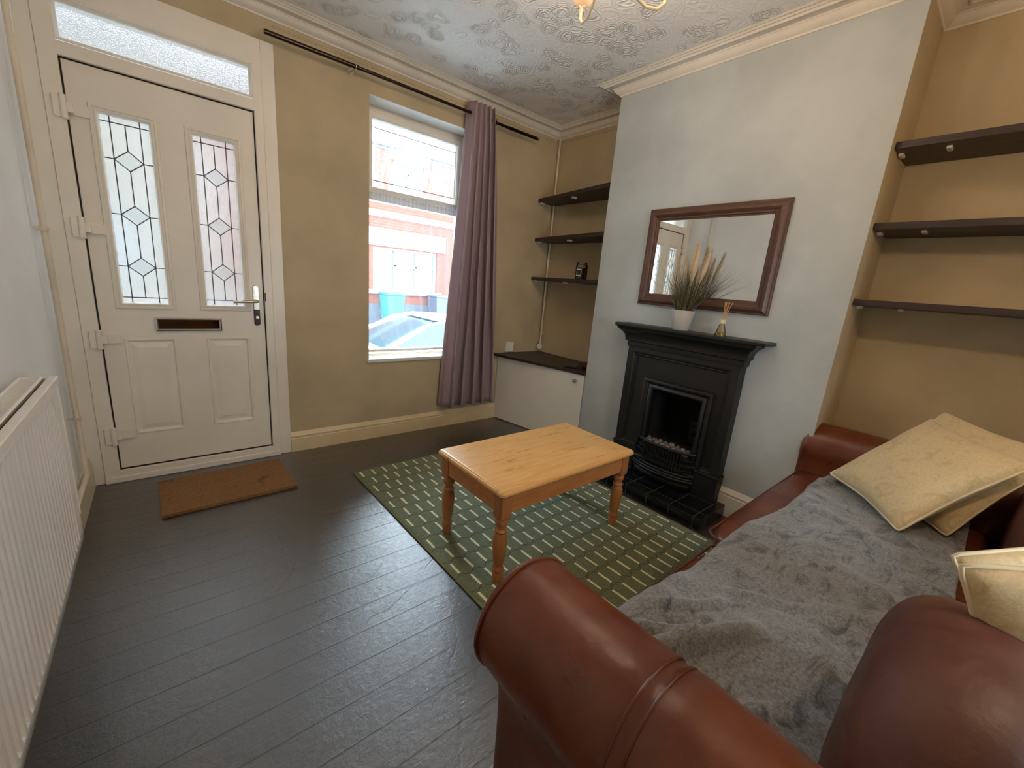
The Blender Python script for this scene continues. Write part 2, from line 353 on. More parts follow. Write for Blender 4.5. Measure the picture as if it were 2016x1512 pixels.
# ------------------------------------------------------------------ mesh helpers
def bx(bm, x0, x1, y0, y1, z0, z1):
    vs = [bm.verts.new((x, y, z)) for x in (x0, x1) for y in (y0, y1) for z in (z0, z1)]
    for f in ((0, 1, 3, 2), (4, 6, 7, 5), (0, 4, 5, 1), (2, 3, 7, 6), (0, 2, 6, 4), (1, 5, 7, 3)):
        bm.faces.new([vs[i] for i in f])
    return vs
def obj(name, bm, mt, parent=None, bevel=0, smooth=None, seg=2, subsurf=0, recalc=True, solid=0):
    if recalc: bmesh.ops.recalc_face_normals(bm, faces=bm.faces)
    me = bpy.data.meshes.new(name); bm.to_mesh(me); bm.free()
    o = bpy.data.objects.new(name, me); COL.objects.link(o)
    me.materials.append(M[mt] if isinstance(mt, str) else mt)
    if parent: o.parent = parent
    if solid:
        md = o.modifiers.new('solid', 'SOLIDIFY'); md.thickness = solid; md.offset = -1
    if bevel:
        md = o.modifiers.new('bevel', 'BEVEL'); md.width = bevel; md.segments = seg; md.limit_method = 'ANGLE'; md.angle_limit = .6
    if subsurf:
        md = o.modifiers.new('sub', 'SUBSURF'); md.levels = subsurf; md.render_levels = subsurf
    if smooth or bevel or subsurf:
        me.shade_smooth()
        me.set_sharp_from_angle(angle=smooth if isinstance(smooth, float) else .7)
        if bevel: 
            me.set_sharp_from_angle(angle=3.2)
            wn = o.modifiers.new('wn', 'WEIGHTED_NORMAL'); wn.keep_sharp = True
    return o
def thing(name, label, cat, loc=(0, 0, 0), group=None, kind=None, rot=0):
    o = bpy.data.objects.new(name, None); COL.objects.link(o); o.location = loc; o.rotation_euler = (0, 0, rot)
    if label: o['label'] = label
    if cat: o['category'] = cat
    if group: o['group'] = group
    if kind: o['kind'] = kind
    return o
def tag(o, label, cat, group=None):
    o['label'] = label; o['category'] = cat
    if group: o['group'] = group
    return o
def struct(name, bm, mt, **k):
    o = obj(name, bm, mt, **k); o['kind'] = 'structure'; return o
def tube(bm, pts, r, n=10, cap=True, closed=False):
    pts = [Vector(p) for p in pts]; N = len(pts); rs = r if isinstance(r, (list, tuple)) else [r]*N
    tans = []
    for i in range(N):
        a = pts[(i-1) % N] if closed or i > 0 else pts[i]; b = pts[(i+1) % N] if closed or i < N-1 else pts[i]
        tans.append((b-a).normalized())
    ref = Vector((0, 0, 1)) if abs(tans[0].z) < .9 else Vector((1, 0, 0))
    nrm = (ref - tans[0]*ref.dot(tans[0])).normalized(); rings = []
    for i in range(N):
        nrm = (nrm - tans[i]*nrm.dot(tans[i])).normalized(); bi = tans[i].cross(nrm)
        rings.append([bm.verts.new(pts[i] + (nrm*math.cos(2*PI*k/n) + bi*math.sin(2*PI*k/n))*rs[i]) for k in range(n)])
    for i in range(N if closed else N-1):
        a, b = rings[i], rings[(i+1) % N]
        for k in range(n): bm.faces.new((a[k], a[(k+1) % n], b[(k+1) % n], b[k]))
    if cap and not closed:
        bm.faces.new(rings[0]); bm.faces.new(rings[-1][::-1])
def lathe(bm, prof, c=(0, 0, 0), n=24, axis='z', close=True):
    rings = []
    for r, h in prof:
        ring = []
        for k in range(n):
            a = 2*PI*k/n; p = (r*math.cos(a), r*math.sin(a), h)
            if axis == 'x': p = (h, p[0], p[1])
            if axis == 'y': p = (p[0], h, p[1])
            ring.append(bm.verts.new(Vector(c)+Vector(p)))
        rings.append(ring)
    for a, b in zip(rings, rings[1:]):
        for k in range(n): bm.faces.new((a[k], a[(k+1) % n], b[(k+1) % n], b[k]))
    if close:
        bm.faces.new(rings[0][::-1]); bm.faces.new(rings[-1])
def prism(bm, poly, z0, z1):
    a = [bm.verts.new((x, y, z0)) for x, y in poly]; b = [bm.verts.new((x, y, z1)) for x, y in poly]; n = len(poly)
    bm.faces.new(a[::-1]); bm.faces.new(b)
    for i in range(n): bm.faces.new((a[i], a[(i+1) % n], b[(i+1) % n], b[i]))
def prism_ax(bm, poly, t0, t1, f):
    a = [bm.verts.new(f(u, v, t0)) for u, v in poly]; b = [bm.verts.new(f(u, v, t1)) for u, v in poly]; n = len(poly)
    bm.faces.new(a[::-1]); bm.faces.new(b)
    for i in range(n): bm.faces.new((a[i], a[(i+1) % n], b[(i+1) % n], b[i]))
def sweep(bm, path, prof, cap=True):
    """mitred moulding along a floor plan path; prof = (offset to the right of travel, z)"""
    P = [Vector(p) for p in path]; rows = []
    for i, p in enumerate(P):
        ns = []
        if i > 0: d = (P[i]-P[i-1]).normalized(); ns.append(Vector((d.y, -d.x)))
        if i < len(P)-1: d = (P[i+1]-P[i]).normalized(); ns.append(Vector((d.y, -d.x)))
        if len(ns) == 2: n = (ns[0]+ns[1]); n = n/(1+ns[0].dot(ns[1]))
        else: n = ns[0]
        rows.append([bm.verts.new((p.x+n.x*o, p.y+n.y*o, z)) for o, z in prof])
    for a, b in zip(rows, rows[1:]):
        for k in range(len(prof)-1): bm.faces.new((a[k], a[k+1], b[k+1], b[k]))
    if cap:
        bm.faces.new(rows[0]); bm.faces.new(rows[-1][::-1])
def rectframe(bm, r, prof, f, fill=False):
    """r=(a0,a1,b0,b1); prof=(inset, depth) rings; f(a,b,d)->xyz"""
    a0, a1, b0, b1 = r; rings = []
    for t, d in prof:
        rings.append([bm.verts.new(f(a, b, d)) for a, b in ((a0+t, b0+t), (a1-t, b0+t), (a1-t, b1-t), (a0+t, b1-t))])
    for p, q in zip(rings, rings[1:]):
        for k in range(4): bm.faces.new((p[k], p[(k+1) % 4], q[(k+1) % 4], q[k]))
    if fill: bm.faces.new(rings[-1])
FRONT = lambda a, b, d: (a, -d, b)                 # on the front wall (d = into the room)
def RIGHTX(x): return lambda a, b, d: (x-d, a, b)    # on a plane facing -x
def BM(): return bmesh.new()
def circle(n, r, cx=0, cy=0, a0=0, a1=2*PI): return [(cx+r*math.cos(a0+(a1-a0)*i/n), cy+r*math.sin(a0+(a1-a0)*i/n)) for i in range(n)]

# ------------------------------------------------------------------ room shell
H = 2.5986; XW = 3.256; XC = 2.89; YA = -.93; YB = -2.448; YBACK = -3.75
WX0, WX1, WZ0, WZ1 = 1.519, 2.375, .62, 2.357
bm = BM()
for a in ((-.15, .02, 0, H), (.95, WX0, 0, H), (.02, .95, 2.39, H), (WX0, WX1, 0, WZ0), (WX0, WX1, WZ1, H), (WX1, XW+.15, 0, H)):
    bx(bm, a[0], a[1], 0, .30, a[2], a[3])
struct('wall_front', bm, 'cream')
bm = BM(); bx(bm, -.15, 0, YBACK, 0, 0, H); struct('wall_left', bm, 'white_wall')
bm = BM(); bx(bm, XW, XW+.15, YBACK, 0, 0, H); struct('wall_right', bm, 'cream')
RW = (1.3, 1.95, .75, 1.4)
bm = BM()
for a in ((-.15, RW[0], 0, H), (RW[1], XW+.15, 0, H), (RW[0], RW[1], 0, RW[2]), (RW[0], RW[1], RW[3], H)): bx(bm, a[0], a[1], YBACK-.15, YBACK, a[2], a[3])
struct('wall_back', bm, 'cream')
wr = thing('added_fill_window', None, None, kind='structure')  # unseen rear window, added to let in daylight as fill
bm = BM(); rectframe(bm, RW, [(0, YBACK-.13), (0, YBACK-.07), (.06, YBACK-.07), (.06, YBACK-.13)], lambda a, b, d: (a, d, b)); bx(bm, 1.62, 1.68, YBACK-.13, YBACK-.07, .8, 1.35); obj('window_frame', bm, 'upvc', wr)
bm = BM(); bx(bm, 1.35, 1.9, YBACK-.11, YBACK-.105, .8, 1.35); obj('window_glass', bm, 'glass', wr)
bm = BM(); bx(bm, -.3, XW+.3, YBACK-.15, .3, -.2, 0); struct('floor', bm, 'floor')
bm = BM(); bx(bm, -.15, XW+.15, YBACK-.15, .3, H, H+.15); struct('ceiling', bm, 'ceiling')
# chimney breast: hollow behind the fire opening
OY0, OY1, OZ0, OZ1 = -1.886, -1.543, .20, .675
def breast(bm, x0):
    bx(bm, x0, XW, YB, OY0-.02, 0, H); bx(bm, x0, XW, OY1+.02, YA, 0, H)
    bx(bm, x0, XW, OY0-.02, OY1+.02, OZ1+.12, H); bx(bm, x0, XW, OY0-.02, OY1+.02, 0, .07); bx(bm, XW-.08, XW, OY0-.02, OY1+.02, .07, OZ1+.12)
bm = BM(); breast(bm, XC+.004); struct('wall_chimney_core', bm, 'cream')
bm = BM()
for y0, y1, z0, z1 in ((YB, OY0-.02, 0, H), (OY1+.02, YA, 0, H), (OY0-.02, OY1+.02, OZ1+.12, H), (OY0-.02, OY1+.02, 0, .07)):
    bx(bm, XC, XC+.004, y0, y1, z0, z1)
struct('wall_chimney_face', bm, 'blue')

# cornice: one run round the room
pc = .126
prof = [(0, H-.064), (.006, H-.064), (.009, H-.056), (.022, H-.050), (.034, H-.038), (.040, H-.026), (.044, H-.024), (.046, H-.02),
        (.078, H-.014), (.08, H-.0195), (.086, H-.0195), (.091, H-.014), (.093, H-.009), (.101, H-.012), (.106, H-.008), (.109, H-.004), (.118, H-.006), (pc, H-.001), (pc, H+.02), (0, H+.02)]
bm = BM(); sweep(bm, [(0, YBACK), (0, 0), (XW, 0), (XW, YA), (XC, YA), (XC, YB), (XW, YB), (XW, YBACK)], prof); struct('trim_1', bm, 'cornice', smooth=.5)
# thin bead below the cornice
bm = BM(); sweep(bm, [(0.98, 0), (XW, 0), (XW, YA)], [(0, H-.092), (.004, H-.092), (.006, H-.086), (.003, H-.08), (0, H-.08)]); struct('trim_2', bm, 'cream')
# baseboards
def bprof(h, t=.018):
    return [(0, 0), (t, 0), (t, h-.045), (t-.004, h-.041), (t-.001, h-.036), (t-.001, h-.026), (t-.007, h-.018), (t-.010, h-.006), (t-.013, h), (0, h)]
bm = BM(); sweep(bm, [(.977, 0), (2.735, 0)], bprof(.138)); struct('baseboard_front', bm, 'cream_trim', smooth=.6)
bm = BM(); sweep(bm, [(0, YBACK), (0, -.004)], bprof(.165, .02)); struct('baseboard_left', bm, 'pipe', smooth=.6)
bm = BM(); sweep(bm, [(XC, YA-.02), (XC, -1.32)], bprof(.15)); sweep(bm, [(XC, -2.07), (XC, YB+.0)], bprof(.17)); struct('baseboard_chimney', bm, 'white_trim', smooth=.6)

# ------------------------------------------------------------------ front door
door = thing('door_1', None, None, (0, 0, 0), kind='structure')
bm = BM()   # wide flat casing boards
for a in ((0.001, .06, 0, 2.42), (.91, .976, 0, 2.42), (.06, .91, 2.357, 2.42)): bx(bm, a[0], a[1], -.014, .10, a[2], a[3])
obj('door_casing', bm, 'upvc', door, bevel=.003)
bm = BM()   # frame: jambs, sill, transom, head
for a in ((.06, .122, .0, 2.357), (.866, .91, .0, 2.357)): bx(bm, a[0], a[1], -.022, .09, a[2], a[3])
for z0, z1 in ((.0, .066), (2.061, 2.119), (2.292, 2.357)): bx(bm, .118, .87, -.022, .09, z0, z1)
bx(bm, .06, .91, -.03, -.02, .0, .034)
obj('door_frame', bm, 'upvc', door, bevel=.0035)
bm = BM(); bx(bm, .1, .89, .05, .075, .04, 2.1); 
# dark gasket round the leaf only (ring)
bm.free(); bm = BM()
for a in ((.118, .128, .064, 2.064), (.8605, .868, .064, 2.064), (.118, .868, 2.055, 2.064), (.118, .868, .062, .074)): bx(bm, a[0], a[1], -.002, .05, a[2], a[3])
obj('gasket', bm, 'gap', door)
bm = BM(); rectframe(bm, (.118, .868, 2.119, 2.292), [(0, .02), (.006, .02), (.012, .012), (.018, .004), (.018, -.01)], FRONT)
obj('glazing_bead', bm, 'upvc', door)
bm = BM(); bx(bm, .13, .856, .004, .012, 2.127, 2.286); obj('transom_glass', bm, 'obscure', door)
LX0, LX1, LZ0, LZ1 = .1285, .8605, .0745, 2.0545
PZ0, PZ1 = .968, 1.888
panes = ((.208, .427, .227, .408), (.560, .779, .579, .760))
leaf = BM(); yy = (.0, .045)
xs = [LX0, panes[0][0], panes[0][1], panes[1][0], panes[1][1], LX1]
bx(leaf, LX0, LX1, *yy, LZ0, .262); bx(leaf, LX0, LX1, *yy, .798, PZ0); bx(leaf, LX0, LX1, *yy, PZ1, LZ1)
bx(leaf, xs[0], xs[1], *yy, PZ0, PZ1); bx(leaf, xs[2], xs[3], *yy, PZ0, PZ1); bx(leaf, xs[4], xs[5], *yy, PZ0, PZ1)
pan = ((.209, .427), (.562, .777))
bx(leaf, LX0, pan[0][0], *yy, .262, .798); bx(leaf, pan[0][1], pan[1][0], *yy, .262, .798); bx(leaf, pan[1][1], LX1, *yy, .262, .798)
for a0, a1 in pan:
    rectframe(leaf, (a0, a1, .262, .798), [(0, 0), (.004, .0045), (.012, .003), (.018, -.006), (.024, -.006), (.05, .002), (.052, .0022)], FRONT, fill=True)
lf = obj('door_leaf', leaf, 'upvc', door)
for gx0, gx1, hx0, hx1 in panes:
    bm = BM(); rectframe(bm, (gx0-.014, gx1+.014, PZ0-.014, PZ1+.014), [(0, 0), (.003, .008), (.012, .011), (.016, .006), (.024, .010), (.029, .008), (.034, -.002), (.034, -.02)], FRONT)
    gf = obj('glazing_frame', bm, 'upvc', lf, smooth=.5)
    bm = BM(); bx(bm, gx0+.004, gx1-.004, .012, .018, PZ0+.004, PZ1-.004); pg = obj('glass_pane', bm, 'obscure', lf)
    bm = BM(); c = (hx0+hx1)/2; w = hx1-hx0; yl = .0075; lw = .0022
    def bar(p, q, ww=lw):
        p = Vector((p[0], yl, p[1])); q = Vector((q[0], yl, q[1])); d = (q-p).normalized(); n = Vector((-d.z, 0, d.x))*ww
        a = [bm.verts.new(v+o) for o in (Vector((0, 0, 0)), Vector((0, .004, 0))) for v in (p-n, p+n, q+n, q-n)]
        for fc in ((0, 1, 2, 3), (7, 6, 5, 4), (0, 4, 5, 1), (1, 5, 6, 2), (2, 6, 7, 3), (3, 7, 4, 0)): bm.faces.new([a[i] for i in fc])
    xa, xb = c-.3*w, c+.3*w; zt, zb = 1.84, 1.014; DZ = (1.678, 1.424, 1.172); hh = .046
    bar((xa, PZ0), (xa, PZ1)); bar((xb, PZ0), (xb, PZ1)); bar((hx0, zt), (hx1, zt)); bar((hx0, zb), (hx1, zb))
    zz = [zt]
    for dz in DZ:
        bar((xa, dz), (c, dz+hh)); bar((c, dz+hh), (xb, dz)); bar((xb, dz), (c, dz-hh)); bar((c, dz-hh), (xa, dz))
        bar((hx0, dz), (xa, dz)); bar((xb, dz), (hx1, dz)); bar((c, zz[-1]), (c, dz+hh)); zz.append(dz-hh)
    bar((c, zz[-1]), (c, zb)); obj('leading', bm, 'lead', lf)
    for dz in DZ:     # bevelled clear diamonds
        bm = BM(); ring = []
        for s, y in ((.93, .0115), (.93, .009), (.62, .005)):
            ring.append([bm.verts.new((c+px*.3*w*s, y, dz+pz*hh*s)) for px, pz in ((-1, 0), (0, 1), (1, 0), (0, -1))])
        for a, b in zip(ring, ring[1:]):
            for k in range(4): bm.faces.new((a[k], a[(k+1) % 4], b[(k+1) % 4], b[k]))
        bm.faces.new(ring[-1]); obj('bevelled_diamond', bm, 'diamond', lf)
for hz in (1.853, 1.338, .798, .272):   # flag hinges
    bm = BM(); bx(bm, .132, .2, -.016, .0, hz-.024, hz+.024); bx(bm, .084, .112, -.034, -.02, hz-.045, hz+.045)
    lathe(bm, [(.011, -.05), (.012, -.048), (.012, .048), (.011, .05)], (.119, -.033, hz), 14); bx(bm, .119, .15, -.040, -.022+.012, hz-.02, hz+.02)
    obj('hinge', bm, 'upvc', lf, bevel=.003)
# lever handle on a long plate
bm = BM(); prism_ax(bm, [(a, b) for a, b in ([(x, z) for x, z in circle(10, .0155, .8225, 1.095, 0, PI)]+[(.807, .965), (.838, .965)])], -.001, .009, lambda u, v, t: (u, -t, v))
hp = obj('handle_plate', bm, 'brass', lf, bevel=.002)
bm = BM(); prism_ax(bm, [(.807, .965)]+[(x, z) for x, z in circle(10, .0155, .8225, .885, PI, 2*PI)]+[(.838, .885), (.838, .965)], -.001, .011, lambda u, v, t: (u, -t, v))
obj('lock_plate', bm, 'dark_metal', lf, bevel=.002)
bm = BM(); lathe(bm, [(.0085, 0), (.0085, .006)], (.8225, -.018, .92), 16, 'y'); bx(bm, .8215, .8235, -.0185, -.0175, .913, .927); obj('keyhole', bm, 'brass', lf)
bm = BM(); tube(bm, [(.8225, -.005, 1.018), (.8225, -.045, 1.018), (.814, -.052, 1.0175), (.78, -.054, 1.016), (.70, -.054, 1.012)], [.011, .009, .009, .0085, .008], 12); obj('lever', bm, 'brass', lf, smooth=.8)
bm = BM(); bx(bm, .866, .872, -.026, -.02, 1.02, 1.07); obj('latch_keep', bm, 'dark_metal', lf)
bm = BM(); rectframe(bm, (.342, .642, .836, .911), [(0, 0), (.002, .012), (.008, .014), (.013, .010), (.014, .004), (.014, -.002)], FRONT); lb = obj('letterbox', bm, 'chrome', lf, smooth=.4)
bm = BM(); bx(bm, .356, .628, -.0045, .001, .85, .897); bx(bm, .358, .626, -.008, -.004, .852, .868); obj('letterbox_flap', bm, 'smoke', lf)
bm = BM(); bx(bm, -.15, 1.1, .3, .6, -.30, -.12); o = struct('trim_3', bm, 'paving')

# ------------------------------------------------------------------ window
win = thing('window_1', None, None, (0, 0, 0), kind='structure')
YF = .169
bm = BM()
for a in ((WX0, 1.56, WZ0+.02, WZ1), (2.335, WX1, WZ0+.02, WZ1), (1.56, 2.335, 2.315, WZ1), (1.56, 2.335, 1.755, 1.80), (1.56, 2.335, WZ0+.02, .66)): bx(bm, a[0], a[1], YF, YF+.07, a[2], a[3])
obj('window_frame', bm, 'upvc', win, bevel=.003)
bm = BM(); rectframe(bm, (1.556, 2.338, 1.795, 2.322), [(0, -YF+.0), (0, -YF+.014), (.004, -YF+.018), (.034, -YF+.018), (.044, -YF+.01), (.048, -YF-.01), (.048, -YF-.03)], FRONT)
obj('window_sash', bm, 'upvc', win, smooth=.4)
bm = BM(); rectframe(bm, (1.556, 2.338, 1.7945+.046, 2.322-.046), [(.045, -YF-.012), (.05, -YF-.012)], FRONT); obj('glazing_gasket', bm, 'gap', win)
bm = BM(); bx(bm, 1.6, 2.294, YF+.02, YF+.026, 1.84, 2.278); obj('upper_glass', bm, 'glass_wet', win)
bm = BM(); bx(bm, 1.558, 2.337, YF+.03, YF+.036, .655, 1.76); obj('lower_glass', bm, 'glass', win)
bm = BM(); bx(bm, 1.91, 1.96, YF-.034, YF-.014, 1.80, 1.822); tube(bm, [(1.94, YF-.03, 1.811), (1.975, YF-.045, 1.806), (2.03, YF-.045, 1.804)], [.007, .007, .006], 8); obj('window_handle', bm, 'upvc', win, bevel=.002)
bm = BM(); bx(bm, 1.503, 2.39, -.016, YF+.01, WZ0-.024, WZ0+.002); obj('window_sill', bm, 'white_trim', win, bevel=.004)
bm = BM(); 
for a in ((WX1-.002, WX1+.001, WZ0, WZ1),): bx(bm, a[0], a[1], .001, YF, a[2], a[3])
bx(bm, WX0, WX1, .001, YF, WZ1-.003, WZ1+.0); obj('window_reveal', bm, 'white_trim', win)

# net curtain on a wire
bm = BM(); NX, NZ = 150, 46; rows = []
for j in range(NZ+1):
    s = j/NZ; z = 1.80 - s*1.135; row = []
    tuck = 0 if z > 1.18 else ((1.18-z)/.52)**1.7*.19
    for i in range(NX+1):
        u = i/NX; x0 = 1.535+tuck; x = x0 + (2.345-x0)*u
        amp = (.004 if z > 1.73 else .006+.010*s)
        fr = 60 if z > 1.735 else 16
        y = .105 + amp*math.sin(u*fr*2*PI*.5 + 2*math.sin(u*9)) + .004*math.sin(u*31+s*2) + .01*s*math.sin(u*5+1)
        x += .006*math.sin(s*6+u*11)*s
        row.append(bm.verts.new((x, y, z)))
    rows.append(row)
for a, b in zip(rows, rows[1:]):
    for i in range(NX): bm.faces.new((a[i], a[i+1], b[i+1], b[i]))
net = thing('net_curtain', 'sheer white net curtain gathered across the lower window pane', 'net curtain', (1.94, .105, .66))
def rebase(o, p):   # keep world position while parented to a moved empty
    o.parent = p; o.matrix_parent_inverse = Matrix.Translation(p.location).inverted() if p.rotation_euler.z == 0 else (Matrix.Translation(p.location) @ Matrix.Rotation(p.rotation_euler.z, 4, 'Z')).inverted()
    return o
nc = rebase(obj('net_panel', bm, 'sheer', smooth=3.0), net)
bm = BM(); rows = []
for j in range(5):
    rows.append([bm.verts.new((1.535+.81*i/160, .098+.005*math.sin(i*.9)+.002*math.sin(i*2.3), 1.80-.06*j/4)) for i in range(161)])
for a, b in zip(rows, rows[1:]):
    for i in range(160): bm.faces.new((a[i], a[i+1], b[i+1], b[i]))
rebase(obj('gathered_header', bm, 'sheer', smooth=3.0), net)
bm = BM(); tube(bm, [(1.52, .103, 1.782), (2.374, .103, 1.782)], .003, 8); rebase(obj('curtain_wire', bm, 'upvc'), net)

# ------------------------------------------------------------------ curtain rod and curtain
ZR = 2.44; YR = -.09
rod = thing('curtain_rod', 'long thin dark metal curtain rod above the window', 'curtain rod', (1.9, YR, ZR))
bm = BM(); tube(bm, [(.921, YR, ZR-.004), (1.42, YR, ZR)], .0125, 14); tube(bm, [(1.42, YR, ZR), (2.62, YR, ZR)], .010, 14); tube(bm, [(2.60, YR, ZR), (2.90, YR, ZR+.002)], .0125, 14)
rebase(obj('pole', bm, 'rod', smooth=.8), rod)
bm = BM(); lathe(bm, [(.0135, 0), (.0155, .004), (.0155, .02), (.012, .028)], (2.895, YR, ZR+.002), 14, 'x'); rebase(obj('finial', bm, 'chrome', smooth=.6), rod)
for bxp in (1.40, 2.475):
    bm = BM(); tube(bm, [(bxp, -.001, ZR-.01), (bxp, -.05, ZR-.012), (bxp, YR, ZR-.013)], .006, 8); lathe(bm, [(.022, -.006), (.02, 0)], (bxp, -.0, ZR-.01), 14, 'y')
    tube(bm, [(bxp, YR+.0155*math.cos(a), ZR+.0155*math.sin(a)) for a in [i*2*PI/14 for i in range(14)]], .003, 6, closed=True); tube(bm, [(bxp, YR, ZR+.012), (bxp, YR, ZR+.026)], .004, 8)
    rebase(obj('bracket', bm, 'brass', smooth=.8), rod)
cur = thing('curtain', 'mauve grey eyelet curtain bunched at the window right side', 'curtain', (2.35, YR, .19))
bm = BM(); NU, NZ = 130, 60; rows = []
for j in range(NZ+1):
    s = j/NZ; z = 2.515 - s*(2.515-.205); row = []
    xl = 2.225 - .135*s**1.1; xr = 2.43 + .19*s**.8
    for i in range(NU+1):
        u = i/NU; ph = u*5*2*PI
        amp = .050 + .014*s
        x = xl+(xr-xl)*u + (.012+.014*s)*math.sin(ph*2+.6*math.sin(s*4)+s)
        y = YR + amp*math.sin(ph + .5*math.sin(3*s+u*4)) + .008*math.sin(u*17+s*9)*s
        zz = z + (.012*math.sin(ph+1)) * (1 if j == NZ else 0)
        if y > -.024: y = -.024 + (y+.024)*.1
        row.append(bm.verts.new((x, y, zz)))
    rows.append(row)
for a, b in zip(rows, rows[1:]):
    for i in range(NU): bm.faces.new((a[i], a[i+1], b[i+1], b[i]))
rebase(obj('curtain_panel', bm, 'curtain', smooth=3.0, solid=.002, recalc=False), cur)
for i in range(9):
    u = (i+.5)/10; x = 2.225+.23*u
    bm = BM(); tube(bm, [(x+.004*math.cos(a)*0, YR+.02*math.cos(a), ZR+.02*math.sin(a)) for a in [k*2*PI/16 for k in range(16)]], .0028, 6, closed=True)
    rebase(obj('eyelet', bm, 'brass', smooth=.8), cur)

# ------------------------------------------------------------------ pipes
def pipe(name, label, pts, r, clips, extra=None):
    t = thing(name, label, 'pipe', pts[0]); bm = BM(); tube(bm, pts, r, 14)
    rebase(obj('tube', bm, 'pipe', smooth=.9), t)
    for (x, y, z, dx, dy) in clips:
        bm = BM(); lathe(bm, [(r+.001, -.008), (r+.004, -.008), (r+.004, .008), (r+.001, .008)], (x, y, z), 14); bx(bm, min(x, x+dx)-.004*(dx == 0), max(x, x+dx)+.004*(dx == 0), min(y, y+dy)-.004*(dy == 0), max(y, y+dy)+.004*(dy == 0), z-.006, z+.006)
        rebase(obj('pipe_clip', bm, 'pipe', smooth=.6), t)
    return t
pipe('heating_pipe', 'painted cream pipe beside the front door above the radiator', [(.03, -.30, H-.02), (.03, -.30, .19), (.03, -.31, .18), (.03, -1.2, .18)], .011, [(.03, -.30, 2.14, -.03, 0), (.03, -.30, 1.31, -.03, 0), (.03, -.30, .47, -.03, 0)])
t = pipe('heating_pipe', 'painted cream pipe in the alcove corner behind the shelves', [(3.225, -.035, H-.06), (3.225, -.035, .69)], .009, [(3.225, -.035, z, .03, 0) for z in (2.02, 1.49, .80)])
bm = BM(); lathe(bm, [(.026, -.012), (.03, -.008), (.03, .008), (.026, .012)], (3.205, -.05, .675), 20, 'y'); rebase(obj('round_cap', bm, 'sock', smooth=.6), t)

# ------------------------------------------------------------------ radiator
ra = thing('radiator', 'white ridged panel radiator on the left wall', 'radiator', (.07, -1.7, .27))
RY0, RY1, RZ0, RZ1, RX = -2.45, -1.085, .272, .845, .105
bm = BM(); pitch = .0345; n = int((RY1-RY0-.06)/pitch)
pts = []; y = RY0+.03
pts = [(RY0, RX-.02), (RY0+.002, RX-.002), (RY0+.006, RX)]
for i in range(n):
    b = RY0+.03+i*pitch
    pts += [(b, RX), (b+.005, RX-.001), (b+.009, RX-.017), (b+.021, RX-.017), (b+.025, RX-.001), (b+.029, RX)]
pts += [(RY1-.006, RX), (RY1-.002, RX-.002), (RY1, RX-.02)]
zs = [(RZ0, 0), (RZ0+.028, 0), (RZ0+.045, 1), (RZ1-.055, 1), (RZ1-.038, 0), (RZ1-.012, 0)]
rows = []
for z, k in zs: rows.append([bm.verts.new((RX-.0 - (RX-x)*k if (RX-x) > .0005 and RY0+.01 < yy_ < RY1-.01 else x, yy_, z)) for yy_, x in pts])
for a, b in zip(rows, rows[1:]):
    for i in range(len(pts)-1): bm.faces.new((a[i], a[i+1], b[i+1], b[i]))
rebase(obj('front_panel', bm, 'rad', smooth=.45, solid=.0015), ra)
bm = BM(); bx(bm, .03, .045, RY0, RY1, RZ0+.01, RZ1-.02); rebase(obj('rear_panel', bm, 'rad', bevel=.003), ra)
for q_ in (RY0-.002, RY1-.006):
    bm = BM(); bx(bm, .028, RX+.003, q_, q_+.008, RZ0+.09, RZ1-.004); rebase(obj('side_panel', bm, 'rad', bevel=.002), ra)
bm = BM(); bx(bm, RX-.016, RX+.006, RY0, RY1+.003, RZ1-.022, RZ1); bx(bm, RX-.034, RX-.024, RY0, RY1+.003, RZ1-.012, RZ1+.001); bx(bm, .026, .034, RY0, RY1+.003, RZ1-.012, RZ1+.001); bx(bm, .026, RX, RY1-.004, RY1+.003, RZ1-.012, RZ1+.001)
rebase(obj('top_rim', bm, 'rad', bevel=.003), ra)
bm = BM(); y = RY0+.01
while y < RY1-.012:
    bx(bm, .034, RX-.024, y, y+.0055, RZ1-.008, RZ1-.003); y += .0095
rebase(obj('top_grille', bm, 'rad'), ra)
bm = BM(); bx(bm, .06, .075, RY0+.01, RY1-.01, RZ0+.05, RZ1-.03); rebase(obj('convector_core', bm, 'soot'), ra)
for q_ in (-1.32, -2.2):
    bm = BM(); bx(bm, 0.001, .03, q_, q_+.03, .3, .8); rebase(obj('wall_bracket', bm, 'rad'), ra)

# ------------------------------------------------------------------ doormat, rug
mt = BM(); bx(mt, -.3, .3, -.21, .21, 0, .016); bmesh.ops.subdivide_edges(mt, edges=mt.edges[:], cuts=6)
for v in mt.verts: v.co += Vector((noise.noise(v.co*9)*.004, noise.noise(v.co*9+Vector((5, 0, 0)))*.004, 0))
o = obj('doormat', mt, 'coir'); o.location = (.585, -.345, .001); o.rotation_euler = (0, 0, .03); tag(o, 'brown coir doormat on the floorboards in front of the door', 'doormat')
rug = thing('rug', 'green rug with cream dashes under the pine coffee table', 'rug', (1.215, -.535, .001), rot=.0195)
bm = BM(); bx(bm, .012, 1.27, -1.80, -.012, 0, .009); o = obj('rug_pile', bm, 'rug', rug, bevel=.003)
bm = BM()
for a in ((0, .014, -1.81, 0), (1.268, 1.282, -1.81, 0), (.012, 1.27, -.014, 0), (.012, 1.27, -1.81, -1.796)): bx(bm, *a, 0, .0075)
obj('rug_binding', bm, 'rug_edge', rug, bevel=.002)

